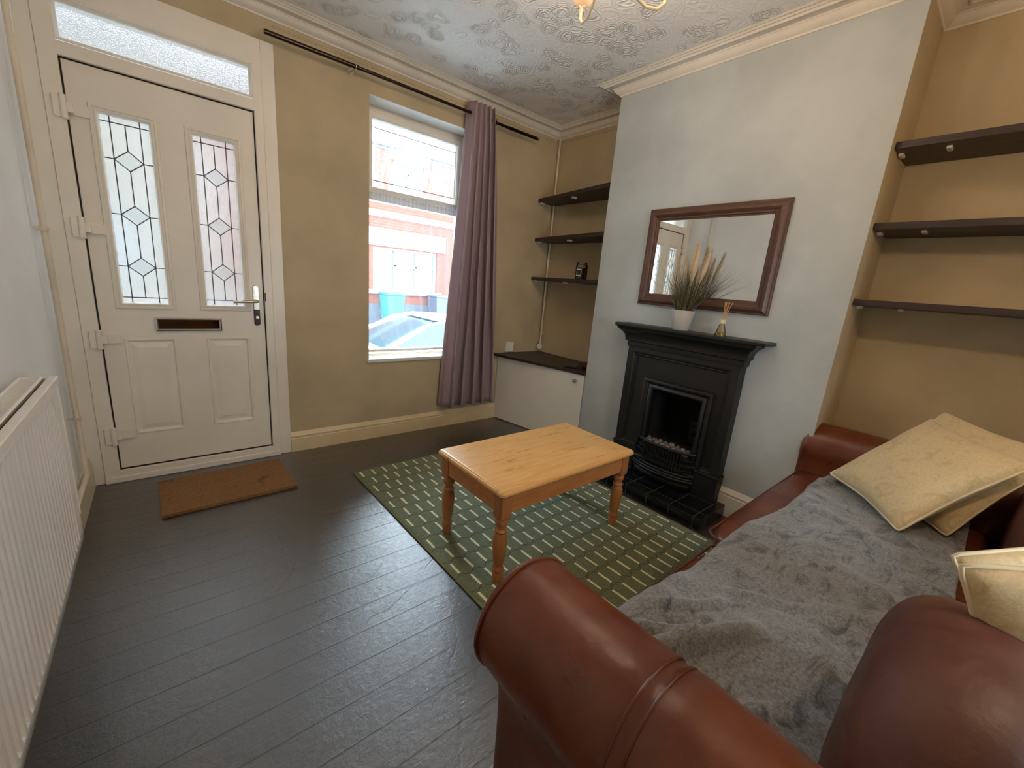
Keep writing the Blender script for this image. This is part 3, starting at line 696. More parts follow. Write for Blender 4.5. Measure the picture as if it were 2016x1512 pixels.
# ------------------------------------------------------------------ coffee table
tb = thing('coffee_table', 'honey pine coffee table with turned legs on the green rug', 'coffee table', (1.785, -1.6, .01))
TX0, TX1, TY0, TY1, TZ = 1.335, 2.235, -1.858, -1.35, .452
bm = BM(); cc = .022
out = []
for cx_, cy_, a0 in ((TX1-cc, TY1-cc, 0), (TX0+cc, TY1-cc, PI/2), (TX0+cc, TY0+cc, PI), (TX1-cc, TY0+cc, 1.5*PI)):
    out += [(cx_+cc*math.cos(a0+k*PI/12), cy_+cc*math.sin(a0+k*PI/12), a0+k*PI/12) for k in range(7)]
rings = []
for ins, z in ((.006, TZ-.026), (.0, TZ-.021), (0, TZ-.012), (.004, TZ-.006), (.007, TZ-.005), (.012, TZ-.001), (.018, TZ)):
    rings.append([bm.verts.new((x-ins*math.cos(a), y-ins*math.sin(a), z)) for x, y, a in out])
for a, b in zip(rings, rings[1:]):
    for k in range(len(out)): bm.faces.new((a[k], a[(k+1) % len(out)], b[(k+1) % len(out)], b[k]))
bm.faces.new(rings[-1]); bm.faces.new(rings[0][::-1])
rebase(obj('tabletop', bm, 'pine', smooth=.45), tb)
LXs, LYs = (1.383, 2.187), (-1.812, -1.396)
def apron(*a):
    bm = BM(); bx(bm, *a, .335, TZ-.026); rebase(obj('apron', bm, 'pine_apron', bevel=.002), tb)
apron(1.4, 2.17, -1.835, -1.817); apron(1.4, 2.17, -1.391, -1.373); apron(1.360, 1.378, -1.8, -1.41); apron(2.192, 2.210, -1.8, -1.41)
for lx in LXs:
    for ly in LYs:
        bm = BM(); q = .027
        bx(bm, lx-q, lx+q, ly-q, ly+q, .318, TZ-.026)
        # chamfered block end
        b2 = [bm.verts.new((lx+sx*q, ly+sy*q, .318)) for sx, sy in ((-1, -1), (1, -1), (1, 1), (-1, 1))]
        b3 = [bm.verts.new((lx+sx*q*.6, ly+sy*q*.6, .300)) for sx, sy in ((-1, -1), (1, -1), (1, 1), (-1, 1))]
        for k in range(4): bm.faces.new((b2[k], b2[(k+1) % 4], b3[(k+1) % 4], b3[k]))
        lathe(bm, [(.016, .010), (.02, .012), (.0215, .03), (.0235, .052), (.022, .056), (.026, .062), (.027, .068), (.0245, .075), (.020, .082), (.021, .09),
                   (.026, .12), (.0295, .16), (.031, .20), (.029, .225), (.0235, .240), (.022, .243), (.027, .248), (.0275, .254), (.022, .260), (.0195, .268), (.021, .275), (.0275, .285), (.029, .294), (.025, .304), (.022, .309), (.022, .325)], (lx, ly, 0), 24)
        rebase(obj('leg', bm, 'pine_leg', smooth=.7), tb)

# ------------------------------------------------------------------ alcove cupboard and shelves
cb = thing('alcove_cupboard', 'low white cupboard with dark top filling the alcove by the window', 'cupboard', (3.0, -.46, 0))
bm = BM(); prism(bm, [(2.745, -.003), (2.905, YA+.003), (XW-.003, YA+.003), (XW-.003, -.003)], .0, .598); rebase(obj('body', bm, 'sock'), cb)
def onface(u, z, d):   # u along the slanted front from the wall, d out of it
    a = Vector((2.725, -.006)); b = Vector((2.888, YA-.0)); t_ = (b-a).normalized(); n_ = Vector((t_.y, -t_.x)); p = a+t_*u+n_*d
    if n_.x > 0: p = a+t_*u-n_*d
    return (p.x, p.y, z)
bm = BM(); L_ = .925
prism_ax(bm, [(.003, .004), (L_, .004), (L_, .595), (.003, .595)], -.016, .0, lambda u, v, t: onface(u, v, t)); cdoor = rebase(obj('door', bm, M['sock'], bevel=.002), cb)
bm = BM(); kx = onface(.865, .545, 0); lathe(bm, [(.008, 0), (.007, -.012), (.013, -.018), (.0145, -.024), (.012, -.03), (.004, -.033)], (kx[0], kx[1], .545), 18, 'x'); k_ = obj('knob', bm, 'chrome', smooth=.8); k_.parent = cdoor; k_.matrix_parent_inverse = Matrix.Translation(cb.location).inverted()
k_.matrix_parent_inverse = (Matrix.Translation(cb.location) @ cdoor.matrix_parent_inverse).inverted()
bm = BM(); prism(bm, [(2.672, -.002), (2.872, YA+.0), (2.872, YA-.02), (2.886, YA-.02), (2.886, YA+.002), (XW-.002, YA+.002), (XW-.002, -.002)][:2]+[(2.886, YA+.003), (XW-.002, YA+.003), (XW-.002, -.002)], .600, .622)
rebase(obj('cupboard_top', bm, 'shelf', bevel=.002), cb)
def shelf(poly, z, label, group, brs, th=.03):
    t = thing('wall_shelf', label, 'shelf', (3.1, sum(p[1] for p in poly)/len(poly), z-th), group)
    bm = BM(); prism(bm, poly, z-th, z); rebase(obj('board', bm, 'shelf', bevel=.002), t)
    for (x, y) in brs:
        bm = BM(); bx(bm, x, x+.05, y-.009, y+.009, z-th-.012, z-th); rebase(obj('bracket', bm, 'sock', bevel=.002), t)
lp = [(3.058, -.003), (2.905, YA+.003), (XW-.003, YA+.003), (XW-.003, -.003)]
for z, w in ((2.012, 'topmost'), (1.678, 'middle'), (1.332, 'lowest')):
    shelf(lp, z, 'dark wooden shelf in the window alcove, %s of the three%s' % (w, ', holding a candle' if w == 'lowest' else ''), 'shelves in the window alcove', [(3.02, -.45), (3.07, -.02)])
rp = [(2.95, YB-.003), (2.95, -3.55), (XW-.003, -3.55), (XW-.003, YB-.003)]
for z, w in ((2.0, 'topmost'), (1.66, 'middle'), (1.315, 'lowest')):
    shelf(rp, z, 'dark wooden shelf in the alcove above the sofa, %s of the three' % w, 'shelves above the sofa', [(3.0, -2.62), (3.02, YB-.015)])

# candle jar
cj = thing('jar_candle', 'dark purple candle in a glass jar on the alcove shelf', 'candle', (3.10, -.572, 1.332))
bm = BM(); lathe(bm, [(.046, .0005), (.05, .004), (.05, .112), (.047, .120), (.041, .125), (.041, .139), (.043, .141), (.0405, .141), (.039, .125), (.044, .118), (.047, .110), (.047, .006), (.01, .004)], n=28, close=True); obj('glass_jar', bm, 'bottle', cj, smooth=.8)
bm = BM(); lathe(bm, [(.0462, .007), (.0462, .098), (.01, .099)], n=28); obj('wax', bm, 'wax', cj, smooth=.8)
bm = BM(); rows = []
for z in (.03, .085): rows.append([bm.verts.new((.0506*math.cos(a), .0506*math.sin(a), z)) for a in [2.95+i*.9/10 for i in range(11)]])
for i in range(10): bm.faces.new((rows[0][i], rows[0][i+1], rows[1][i+1], rows[1][i]))
tl_ = obj('paper_label', bm, 'sock', cj)
bm = BM(); rows = []
for z in (.037, .078): rows.append([bm.verts.new((.0509*math.cos(a), .0509*math.sin(a), z)) for a in [3.0+i*.78/10 for i in range(11)]])
for i in range(10): bm.faces.new((rows[0][i], rows[0][i+1], rows[1][i+1], rows[1][i]))
obj('label_picture', bm, 'wax', cj)
# purse and keys on the cupboard
pu = BM(); bmesh.ops.create_icosphere(pu, subdivisions=4, radius=1)
for v in pu.verts:
    d = v.co.copy(); nz = noise.noise(d*1.8)*.25; v.co = Vector((d.x*.05, d.y*.07, max(-.9, d.z)*.032))*(1+nz)
o = obj('purse', pu, 'burgundy', smooth=3.0); o.location = (3.02, -.83, .652); tag(o, 'small crumpled burgundy purse lying on the alcove cupboard', 'purse')
wl = BM(); bx(wl, -.075, .075, -.05, .05, 0, .012); o = obj('wallet', wl, 'blackplastic', bevel=.004); o.location = (2.97, -.71, .623); o.rotation_euler = (0, 0, .5); tag(o, 'flat black wallet beside the burgundy purse on the cupboard', 'wallet')
ks = thing('key_bunch', 'small metal key bunch against the burgundy purse', 'keys', (2.955, -.80, .622))
bm = BM(); tube(bm, [(.012*math.cos(a), .012*math.sin(a), .003) for a in [i*2*PI/16 for i in range(16)]], .0015, 6, closed=True); obj('key_ring', bm, 'chrome', ks)
for a in (0.3, 1.1):
    bm = BM(); lathe(bm, [(.009, 0), (.009, .002)], (0, 0, 0), 12); bx(bm, .006, .042, -.0028, .0028, 0, .002); k = obj('key', bm, 'chrome', ks); k.rotation_euler = (0, 0, a); k.location = (.012, .0, .004)
# switch box on the wall
sw = thing('wall_socket', 'white square fused outlet box above the alcove cupboard', 'socket', (2.835, 0, .68))
bm = BM(); bx(bm, -.043, .043, -.03, 0, -.043, .043); obj('back_box', bm, 'sock', sw, bevel=.004)
bm = BM(); bx(bm, -.043, .043, -.039, -.031, -.043, .043); bx(bm, -.018, .018, -.042, -.038, -.01, .012); obj('faceplate', bm, 'sock', sw, bevel=.003)

# ------------------------------------------------------------------ fireplace
fp = thing('fireplace', 'black cast iron fireplace surround with mantel on the chimney breast', 'fireplace', (2.85, -1.7, .07))
FY0, FY1 = -2.068, -1.33
XS = 2.822
bm = BM()    # slab pieces round the opening
fx = XC-.001
iy0, iy1, iz1 = -1.955, -1.487, .722
for a in ((FY0, OY0, .07, .925), (OY1, FY1, .07, .925), (OY0, OY1, OZ1, .925), (OY0, OY1, .07, .15)): bx(bm, XS+.012, fx, a[0], a[1], a[2], a[3])
rebase(obj('surround', bm, 'black'), fp)
bm = BM()    # outer pilaster strips and inset panel moulding
for a in ((FY0, FY0+.042, .22, .92), (FY1-.042, FY1, .22, .92), (FY0+.04, FY1-.04, .875, .92)): bx(bm, XS-.008, XS+.02, *a)
rectframe(bm, (FY0+.04, FY1-.04, .235, .88), [(0, .008), (.008, .008), (.014, -.002), (.022, .002), (.028, -.012)], RIGHTX(XS))
rebase(obj('border_moulding', bm, 'black', bevel=.003), fp)
bm = BM(); rectframe(bm, (iy0, iy1, .16, iz1), [(0, -.014), (.004, .012), (.016, .016), (.028, .010), (.036, -.002), (.044, .006), (.056, .010), (.066, .002), (.069, -.02)], RIGHTX(XS)); rebase(obj('opening_frame', bm, 'black', smooth=.5), fp)
bm = BM()    # plinth blocks left and right and base
for a in ((FY0-.006, -1.93, .07, .225), (-1.50, FY1+.006, .07, .225)): bx(bm, XS-.014, fx, *a)
for a in ((FY0-.008, -1.93, .222, .236), (-1.50, FY1+.008, .222, .236)): bx(bm, XS-.02, fx, *a)
bx(bm, XS+.0, fx, -1.93, -1.5, .07, .15)
rebase(obj('plinth', bm, 'black', bevel=.003), fp)
bm = BM()    # frieze cornice
prf = [(0, .905), (.008, .905), (.012, .92), (.012, .94), (.024, .946), (.026, .962), (.03, .985), (.045, 1.005), (.066, 1.02), (.07, 1.03), (.078, 1.041), (0, 1.041)]
P_ = [(fx, FY1-.0), (XS, FY1), (XS, FY0), (fx, FY0)]
sweep(bm, P_, prf); prism(bm, [(fx, FY1), (XS, FY1), (XS, FY0), (fx, FY0)], .90, 1.04); rebase(obj('frieze', bm, 'black', smooth=.5), fp)
bm = BM(); bx(bm, 2.735, fx, -2.19, -1.248, 1.041, 1.060); rebase(obj('mantel_shelf', bm, 'black', bevel=.004, seg=3), fp)
bm = BM()    # firebox
bx(bm, 3.11, 3.13, OY0-.015, OY1+.015, .08, .76); bx(bm, XS+.02, 3.12, OY0-.018, OY0-.003, .08, .76); bx(bm, XS+.02, 3.12, OY1+.003, OY1+.018, .08, .76); bx(bm, XS+.02, 3.12, OY0, OY1, .745, .76); bx(bm, XS+.02, 3.12, OY0, OY1, .08, .10)
bx(bm, 3.06, 3.11, OY0, OY1, .10, .30)
rebase(obj('firebox', bm, 'soot'), fp)
bm = BM()
for i in range(9): bx(bm, 3.035, 3.06, -1.86+i*.012, -1.854+i*.012, .36, .43)
bx(bm, 3.05, 3.07, -1.875, -1.74, .30, .46); rebase(obj('fire_back_grille', bm, 'black'), fp)
def bow(y, x0=.0, d=.06, yc=-1.7145, hw=.205): 
    t = (y-yc)/hw; return XS+.006-x0 - d*max(0, 1-abs(t)**2.6)
def bowbar(bm, z, r, x0=0, d=.06, hw=.205):
    tube(bm, [(bow(-1.7145+hw*s, x0, d, hw=hw), -1.7145+hw*s, z) for s in [i/14-1 for i in range(29)]], r, 8)
bm = BM(); bowbar(bm, .315, .0095); bowbar(bm, .165, .008); rebase(obj('grate_rail', bm, 'black', smooth=.8), fp)
bm = BM()
for i in range(15):
    y = -1.7145-.13+.26*i/14; x = bow(y); tube(bm, [(x, y, .165), (x, y, .315)], .0042, 6)
for z in (.2, .235, .27):
    for sgn in (-1, 1):
        tube(bm, [(bow(-1.7145+sgn*s), -1.7145+sgn*s, z) for s in [.135+.07*i/6 for i in range(7)]], .0065, 6)
rebase(obj('grate_bars', bm, 'black', smooth=.8), fp)
bm = BM()    # stepped bowed apron under the grate
for z, x0, d in ((.150, .008, .062), (.137, .014, .066), (.124, .006, .060)):
    bowbar(bm, z, .0085, x0, d, .215)
rebase(obj('bowed_moulding', bm, 'black', smooth=.8), fp)
bm = BM()
ys = [-1.7145+.2*(i/28-1) for i in range(57)]; ra_ = [bm.verts.new((bow(y, .0, .052, hw=.21), y, .072)) for y in ys]; rb_ = [bm.verts.new((bow(y, .0, .052, hw=.21), y, .122)) for y in ys]
for i in range(56): bm.faces.new((ra_[i], ra_[i+1], rb_[i+1], rb_[i]))
ashp = rebase(obj('ash_cover', bm, 'black', smooth=.8, solid=.01), fp)
for y in (-1.60, -1.62, -1.64, -1.66, -1.78, -1.80, -1.82, -1.84):
    bm = BM(); bx(bm, bow(y, .002, .052, hw=.21), bow(y, -.004, .052, hw=.21), y-.0045, y+.0045, .082, .115); rebase(obj('vent_slot', bm, 'soot'), fp)
bm = BM(); lathe(bm, [(.004, 0), (.012, -.008), (.006, -.016)], (bow(-1.7145, 0, .052, hw=.21), -1.7145, .098), 12, 'x'); rebase(obj('ash_cover_knob', bm, 'black', smooth=.7), fp)
bm = BM(); bx(bm, 2.565, fx, -2.122, -1.24, .0, .07); o = obj('hearth', bm, 'hearth', bevel=.004); tag(o, 'raised hearth of shiny black tiles under the fireplace', 'hearth')
# coals
cm = BM(); bmesh.ops.create_icosphere(cm, subdivisions=2, radius=.022)
for v in cm.verts: v.co *= 1+noise.noise(v.co*60)*.35
coal0 = obj('coal', cm, 'coal', smooth=3.0); k = 0
bm = BM(); bx(bm, XS-.03, 3.06, OY0+.003, OY1-.003, .262, .285); rebase(obj('coal_bed', bm, 'soot'), fp)
for i in range(16):
    c = coal0 if i == 0 else coal0.copy()
    if i: COL.objects.link(c)
    row = i % 2; j = i//2
    c.location = (2.815+.055*row+random.uniform(-.006, .006), -1.85+.04*j+random.uniform(-.006, .006), .303)
    c.rotation_euler = (random.random()*3, random.random()*3, random.random()*3); s = random.uniform(.75, 1.05); c.scale = (s, s, s*.85)
    tag(c, 'small ash grey coal lying in the fireplace grate', 'coal', 'coals in the grate')

# ------------------------------------------------------------------ mirror
mr = thing('wall_mirror', 'rectangular mirror with dark wood frame above the mantel', 'mirror', (XC, -1.712, 1.193))
bm = BM(); rectframe(bm, (-2.118, -1.306, 1.193, 1.790), [(0, 0), (0, .016), (.004, .02), (.01, .02), (.014, .024), (.026, .033), (.038, .034), (.05, .026), (.054, .02), (.062, .02), (.066, .014), (.072, .012), (.074, .006)], RIGHTX(XC-.001)); rebase(obj('mirror_frame', bm, 'mahog', smooth=.5), mr)
bm = BM(); bx(bm, XC-.008, XC-.004, -2.05, -1.374, 1.26, 1.722); rebase(obj('mirror_glass', bm, 'mirror'), mr)

# ------------------------------------------------------------------ mantel ornaments
pg = thing('potted_grass', 'artificial pampas grass in a pale grey pot on the mantel', 'plant', (2.815, -1.675, 1.0605))
bm = BM(); lathe(bm, [(.044, 0), (.047, .003), (.066, .108), (.067, .120), (.0645, .120), (.060, .108), (.05, .09), (.0, .088)], n=32, close=False); lathe(bm, [(.0, .0), (.044, 0)], n=32, close=False); obj('pot', bm, 'pot', pg, smooth=.7)
bm = BM(); rnd = random.Random(3)
for i in range(330):
    a = rnd.uniform(0, 2*PI); r0 = .045*math.sqrt(rnd.random()); lean = rnd.uniform(.02, .17)*(1.1 if rnd.random() < .8 else 1.7); h = rnd.uniform(.19, .35)
    la = a+rnd.uniform(-.5, .5); ly = -.06; w = rnd.uniform(.0014, .0026)
    p0 = Vector((r0*math.cos(a), r0*math.sin(a), .085)); d = Vector((math.cos(la)*lean*.55, math.sin(la)*lean*1.15+ly*rnd.random(), 0))
    prev = None; nrmv = Vector((rnd.uniform(-1, 1), rnd.uniform(-1, 1), 0)).normalized()
    for j in range(6):
        s = j/5; p = p0 + d*(s**1.6) + Vector((0, 0, h*s*(1-.12*s*lean*6))); ww = w*(1-s*.92)
        if p.x > .055: p.x = .055
        cur_ = (bm.verts.new(p-nrmv*ww), bm.verts.new(p+nrmv*ww))
        if prev: bm.faces.new((prev[0], prev[1], cur_[1], cur_[0]))
        prev = cur_
obj('grass_blades', bm, 'grass', pg)
for (px, py, h, tw) in ((.0, .04, .44, .013), (.0, -.015, .50, .023), (-.01, -.035, .485, .022), (.01, -.075, .43, .014), (-.02, -.115, .465, .017), (.01, .10, .43, .008)):
    bm = BM(); n_ = 12; pts = []; rs = []
    for j in range(n_):
        s = j/(n_-1); z = .12+(h-.12)*s; pts.append((px*s, py*(.3+.7*s), z)); rs.append(.0012 if s < .5 else .0015+.62*tw*math.sin(min(1, (s-.5)/.5)**.7*PI)**.7)
    tube(bm, pts, rs, 10)
    for v in bm.verts: v.co += v.co.normalized()*noise.noise(v.co*180)*.004
    base_ = Vector(pts[-1]); 
    for q in range(420):
        s = rnd.uniform(.52, 1); j = s*(n_-1); i0 = min(n_-2, int(j)); c_ = Vector(pts[i0]).lerp(Vector(pts[i0+1]), j-i0); rr = .002+tw*math.sin(min(1, (s-.5)/.5)**.8*PI)**.7
        a = rnd.uniform(0, 2*PI); o0 = c_+Vector((math.cos(a), math.sin(a), 0))*rr*.5; o1 = o0+Vector((math.cos(a)*.010, math.sin(a)*.010, .020)); t_ = Vector((-math.sin(a), math.cos(a), 0))*.0007
        bm.faces.new((bm.verts.new(o0-t_), bm.verts.new(o0+t_), bm.verts.new(o1)))
    obj('plume', bm, 'plume', pg, smooth=3.0)
rd = thing('reed_diffuser', 'small glass reed diffuser on the mantel right of the plant', 'diffuser', (2.80, -1.925, 1.0605))
bm = BM(); lathe(bm, [(.028, .0), (.030, .003), (.029, .015), (.017, .055), (.0125, .068), (.0125, .078)], n=24, close=True); obj('bottle', bm, 'bottle', rd, smooth=.8)
bm = BM(); lathe(bm, [(.0265, .003), (.0265, .012), (.0235, .022), (.001, .0225)], n=24); t_ = NT('yellow_oil'); t_.col(srgb((205, 180, 70))); t_.rough(.1); t_.set(t_.b, 'Transmission Weight', .6); obj('scented_oil', bm, t_.m, rd, smooth=.8)
bm = BM(); lathe(bm, [(.0145, .070), (.0155, .073), (.0155, .088), (.0135, .091), (.006, .091)], n=20); obj('stopper', bm, 'piping', rd, smooth=.7)
for (dx, dy) in ((.002, .008), (.0, -.012), (-.006, -.022), (.006, -.030), (.0, -.002)):
    bm = BM(); tube(bm, [(-dx*.5, -dy*.5, .02), (dx*1.2, dy, .19)], .0016, 6); obj('reed', bm, 'reed', rd)

# ------------------------------------------------------------------ sofa
sofa = thing('sofa', 'brown leather sofa with rolled arms and a grey throw', 'sofa', (1.97, -2.9, 0))
SF = -2.405
def arm(cxr, sgn):      # sgn=+1: outer side at -x (near arm), -1 mirrored
    cz, r = .548, .127
    prof = []
    # outline of the arm section, closed, relative x
    prof += [(.075, .03), (.115, .06), (.118, .30), (.120, .44)]
    for k in range(19):
        a = math.radians(-25 + k*(245)/18); prof.append((r*math.cos(a)+.005*(math.cos(a) > .5), cz+r*math.sin(a)*1.0))
    prof += [(-.050, .40), (-.038, .34), (-.034, .18), (-.034, .05), (-.030, .03)]
    pr = [(cxr + sgn*x, z) for x, z in prof]; cx_m = cxr+sgn*.03; 
    bm = BM(); rings = []
    ysq = [(SF+.0, .80), (SF+.004, .90), (SF-.008, .965), (SF-.024, .995), (SF-.05, 1.0)]
    stations = [(SF-.012, .72), (SF-.002, .86), (SF-.004, .94), (SF-.016, .985), (SF-.034, 1.0), (SF-.09, 1.0)] + [(SF-.09-.8*k/60, 1.0) for k in range(1, 61)]
    for y, s in stations:
        puff = 1+.012*math.sin((y-SF)*14) ; row = []
        seam = math.exp(-((y-(-2.745))/.010)**2)*.005 - .002*math.exp(-((y+2.70)/.02)**2) - .002*math.exp(-((y+2.79)/.02)**2)
        for x, z in pr:
            ccz = .5 if z > .4 else z; kx = cx_m if z <= .4 else cxr
            sx = s
            X = kx+(x-kx)*(sx if z > .4 else (s*.6+.4)); Z = (.5+(z-.5)*s) if z > .42 else z
            if z > .42:
                dv = Vector((x-cxr, 0, z-cz)); 
                if dv.length > 0:
                    w = noise.noise(Vector((x*6, y*5, z*6)))*.006*(s > .99) + .003*noise.noise(Vector((x*9, y*16, z*9)))*(s > .99) - seam
                    X += dv.x/dv.length*w; Z += dv.z/dv.length*w
            row.append(bm.verts.new((X, y, Z)))
        rings.append(row)
    n = len(pr)
    for a, b in zip(rings, rings[1:]):
        for k in range(n): bm.faces.new((a[k], a[(k+1) % n], b[(k+1) % n], b[k]))
    bm.faces.new(rings[0]); bm.faces.new(rings[-1][::-1])
    a_ = rebase(obj('armrest', bm, 'leather', subsurf=1, smooth=3.0), sofa); a_.data.set_sharp_from_angle(angle=3.2)
    # piping round the arm front and the double seam over the roll
    def ringat(y, s, rr):
        pts = []
        for k in range(30):
            a = math.radians(-40+k*260/29); rr2 = .1285*s+.004*noise.noise(Vector((k*.3, y*3, cxr))); pts.append((cxr+sgn*(rr2*math.cos(a)+.004*(math.cos(a) > .5)), y, .548+rr2*math.sin(a)))
        return pts
    for yy_, ss_, rr_ in ((SF-.022, .99, .004), (-2.733, .975, .0028), (-2.757, .975, .0028)):
        bm = BM(); tube(bm, ringat(yy_, ss_, 0), rr_, 6)
        s_ = obj('piping_seam', bm, 'leather', smooth=.8); s_.parent = a_; s_.matrix_parent_inverse = (Matrix.Translation(sofa.location) @ a_.matrix_parent_inverse).inverted()
arm(.937, 1); arm(3.0, -1)
bm = BM(); bx(bm, 1.04, 2.90, -3.30, -2.50, .06, .30); rebase(obj('seat_base', bm, 'leather', bevel=.02, seg=4), sofa)
bm = BM(); bx(bm, .96, 2.99, -3.42, -3.20, .05, .72); rebase(obj('back_frame', bm, 'leather', bevel=.05, seg=5), sofa)
for x in (.96, 2.98):
    for y in (-2.5, -3.3):
        bm = BM(); lathe(bm, [(.02, 0), (.028, .05), (.028, .07)], (x, y, 0), 14); rebase(obj('foot', bm, 'shelf', smooth=.7), sofa)
def puffy(name, x0, x1, y0, y1, z0, z1, px=.25, nz=.010, seed=0, matn='leather', nn=(26, 18, 8), crown=.02, parent=None):
    bm = BM(); bmesh.ops.create_cube(bm, size=2)
    bmesh.ops.subdivide_edges(bm, edges=bm.edges[:], cuts=11, use_grid_fill=True)
    c = Vector(((x0+x1)/2, (y0+y1)/2, (z0+z1)/2)); hs = Vector(((x1-x0)/2, (y1-y0)/2, (z1-z0)/2)); p = 1/px
    for v in bm.verts:
        d = v.co.copy(); k = (abs(d.x)**p+abs(d.y)**p+abs(d.z)**p)**(1/p); d = d/k
        w = Vector((d.x*hs.x, d.y*hs.y, d.z*hs.z))
        w.z += math.copysign(1, d.z)*crown*(1-d.x**2)*(1-d.y**2)
        wp = c+w; nn_ = noise.noise(wp*5+Vector((seed, 0, 0)))*nz; wp += d.normalized()*nn_
        v.co = wp
    return obj(name, bm, matn, smooth=3.0, subsurf=1)
c1 = rebase(puffy('seat_cushion', 1.05, 1.805, -3.12, -2.475, .28, .448, .14, .006, 1), sofa)
c2 = rebase(puffy('seat_cushion', 1.80, 2.885, -3.12, -2.425, .28, .450, .13, .006, 2), sofa)
bm = BM()
for x0, x1, y1 in ((1.06, 1.797, -2.482), (1.808, 2.875, -2.433)):
    tube(bm, [(x0+.0, y1-.12, .437), (x0+.008, y1-.03, .436), (x0+.035, y1-.006, .435)]+[(x0+.05+(x1-x0-.1)*i/10, y1-.002, .434) for i in range(11)]+[(x1-.035, y1-.006, .435), (x1-.008, y1-.03, .436), (x1, y1-.12, .437)], .004, 6)
rebase(obj('cushion_piping', bm, 'leather', smooth=.8), sofa)
bcl = rebase(puffy('back_cushion', 1.00, 1.50, -3.16, -2.925, .40, .785, .34, .012, 5, 'leather_dark', crown=.012), sofa)
bcr = rebase(puffy('back_cushion', 2.12, 2.88, -3.24, -3.12, .40, .70, .27, .012, 8, 'leather_dark', crown=.02), sofa)

# throw blanket
def seat_z(x, y):
    return .466
bm = BM(); NX, NY = 170, 70; rows = []
def vfold(x, y):
    z = .014*noise.noise(Vector((x*4, y*5, 0))) + .008*noise.noise(Vector((x*11, y*12, 3))) + .004*noise.noise(Vector((x*26+y*14, y*26, 3)))
    z += .010*max(0, noise.noise(Vector((x*3+y*5, x*9-y*3, 7))))*1.4
    # long soft ridge near the left arm
    for (ax, ay, bx_, by, w, h) in ((1.09, -2.60, 1.42, -2.74, .020, .042), (1.12, -2.53, 1.26, -2.66, .015, .036), (1.30, -2.56, 1.46, -2.66, .012, .014), (1.10, -2.72, 1.28, -2.90, .02, .014), (1.5, -2.62, 1.62, -2.80, .012, .010), (1.5, -2.95, 1.95, -2.70, .03, .012), (2.05, -2.98, 2.3, -2.75, .028, .016), (2.45, -2.55, 2.75, -2.62, .016, .014), (1.6, -2.75, 1.75, -2.98, .03, .012), (1.3, -2.88, 1.75, -2.80, .025, .012)):
        A = Vector((ax, ay)); B = Vector((bx_, by)); P = Vector((x, y)); t_ = max(0, min(1, (P-A).dot(B-A)/(B-A).length_squared)); d = (P-(A+(B-A)*t_)).length
        z += h*math.exp(-(d/w)**2)*math.sin(PI*(t_*.8+.1))
    return z
for j in range(NY+1):
    row = []; v_ = j/NY
    for i in range(NX+1):
        u = i/NX; x = 1.07+(2.80-1.07)*u
        yf = -2.535 - .02*math.sin(x*3.1) - .012*math.sin(x*9) + (.03 if x < 1.35 else 0)*max(0, 1-(x-1.07)/.28) - .02*max(0, (x-2.3)/.5)
        y = yf + (-3.04-yf)*v_
        z = .470 + max(-.004, vfold(x, y))
        # sink off the seat front edge of the set-back left cushion
        if y > -2.52: z -= (y+2.52)*.35
        edge = min(v_*.5, 1)*1.0
        if v_ < .03: z -= .006*(1-v_/.03)
        # climb slightly on the arms
        if x < 1.10: z += (1.10-x)*.35
        row.append(bm.verts.new((x, y, z)))
    rows.append(row)
for a, b in zip(rows, rows[1:]):
    for i in range(NX): bm.faces.new((a[i], a[i+1], b[i+1], b[i]))
o = obj('throw_blanket', bm, 'fleece', smooth=3.0, solid=.010, recalc=False); tag(o, 'crumpled grey fleece throw spread over the sofa seat', 'throw')

# scatter cushions
def pillow(name, label, M4, w=.44, h=.44, t=.075, seed=0, mat_='velvet', pip='piping', sag=.0):
    root = thing(name, label, 'cushion', M4.translation, 'cream scatter cushions on the sofa'); root.rotation_euler = M4.to_euler()
    bm = BM(); N = 34; top = {}; bot = {}
    def outline(u, v):
        x = u*(1-.075*(1-abs(v)**1.5)*abs(u)**3)*w/2; y = v*(1-.075*(1-abs(u)**1.5)*abs(v)**3)*h/2
        return x, y
    for i in range(N+1):
        for j in range(N+1):
            u = 2*i/N-1; v = 2*j/N-1; x, y = outline(u, v)
            th = t*((1-abs(u)**2.6)*(1-abs(v)**2.6))**.55
            wr = noise.noise(Vector((x*9+seed, y*9, seed)))*.010 + noise.noise(Vector((x*3+seed, y*14, seed)))*.006
            cr = (abs(u)*abs(v))**3*.0
            k = min(1, ((1-abs(u))*(1-abs(v)))*6)
            bend = -sag*(x*x+y*y)
            top[i, j] = bm.verts.new((x, y, th+wr*k+bend)); 
            bot[i, j] = top[i, j] if (i in (0, N) or j in (0, N)) else bm.verts.new((x, y, -th*.9+wr*k*.6+bend))
    for i in range(N):
        for j in range(N):
            bm.faces.new((top[i, j], top[i+1, j], top[i+1, j+1], top[i, j+1]))
            bm.faces.new((bot[i, j], bot[i, j+1], bot[i+1, j+1], bot[i+1, j]))
    obj('cushion_cover', bm, mat_, root, smooth=3.0)
    pts = []; K = 24
    for e in range(4):
        for k in range(K):
            s = 2*k/K-1
            u, v = ((s, -1), (1, s), (-s, 1), (-1, -s))[e]
            x, y = outline(u, v); q = .985 if (abs(s) > .93) else 1.0
            pts.append((x*q, y*q, -sag*(x*x+y*y)))
    bm = BM(); tube(bm, pts, .0042, 7, closed=True); obj('cushion_piping', bm, pip, root, smooth=3.0)
    return root
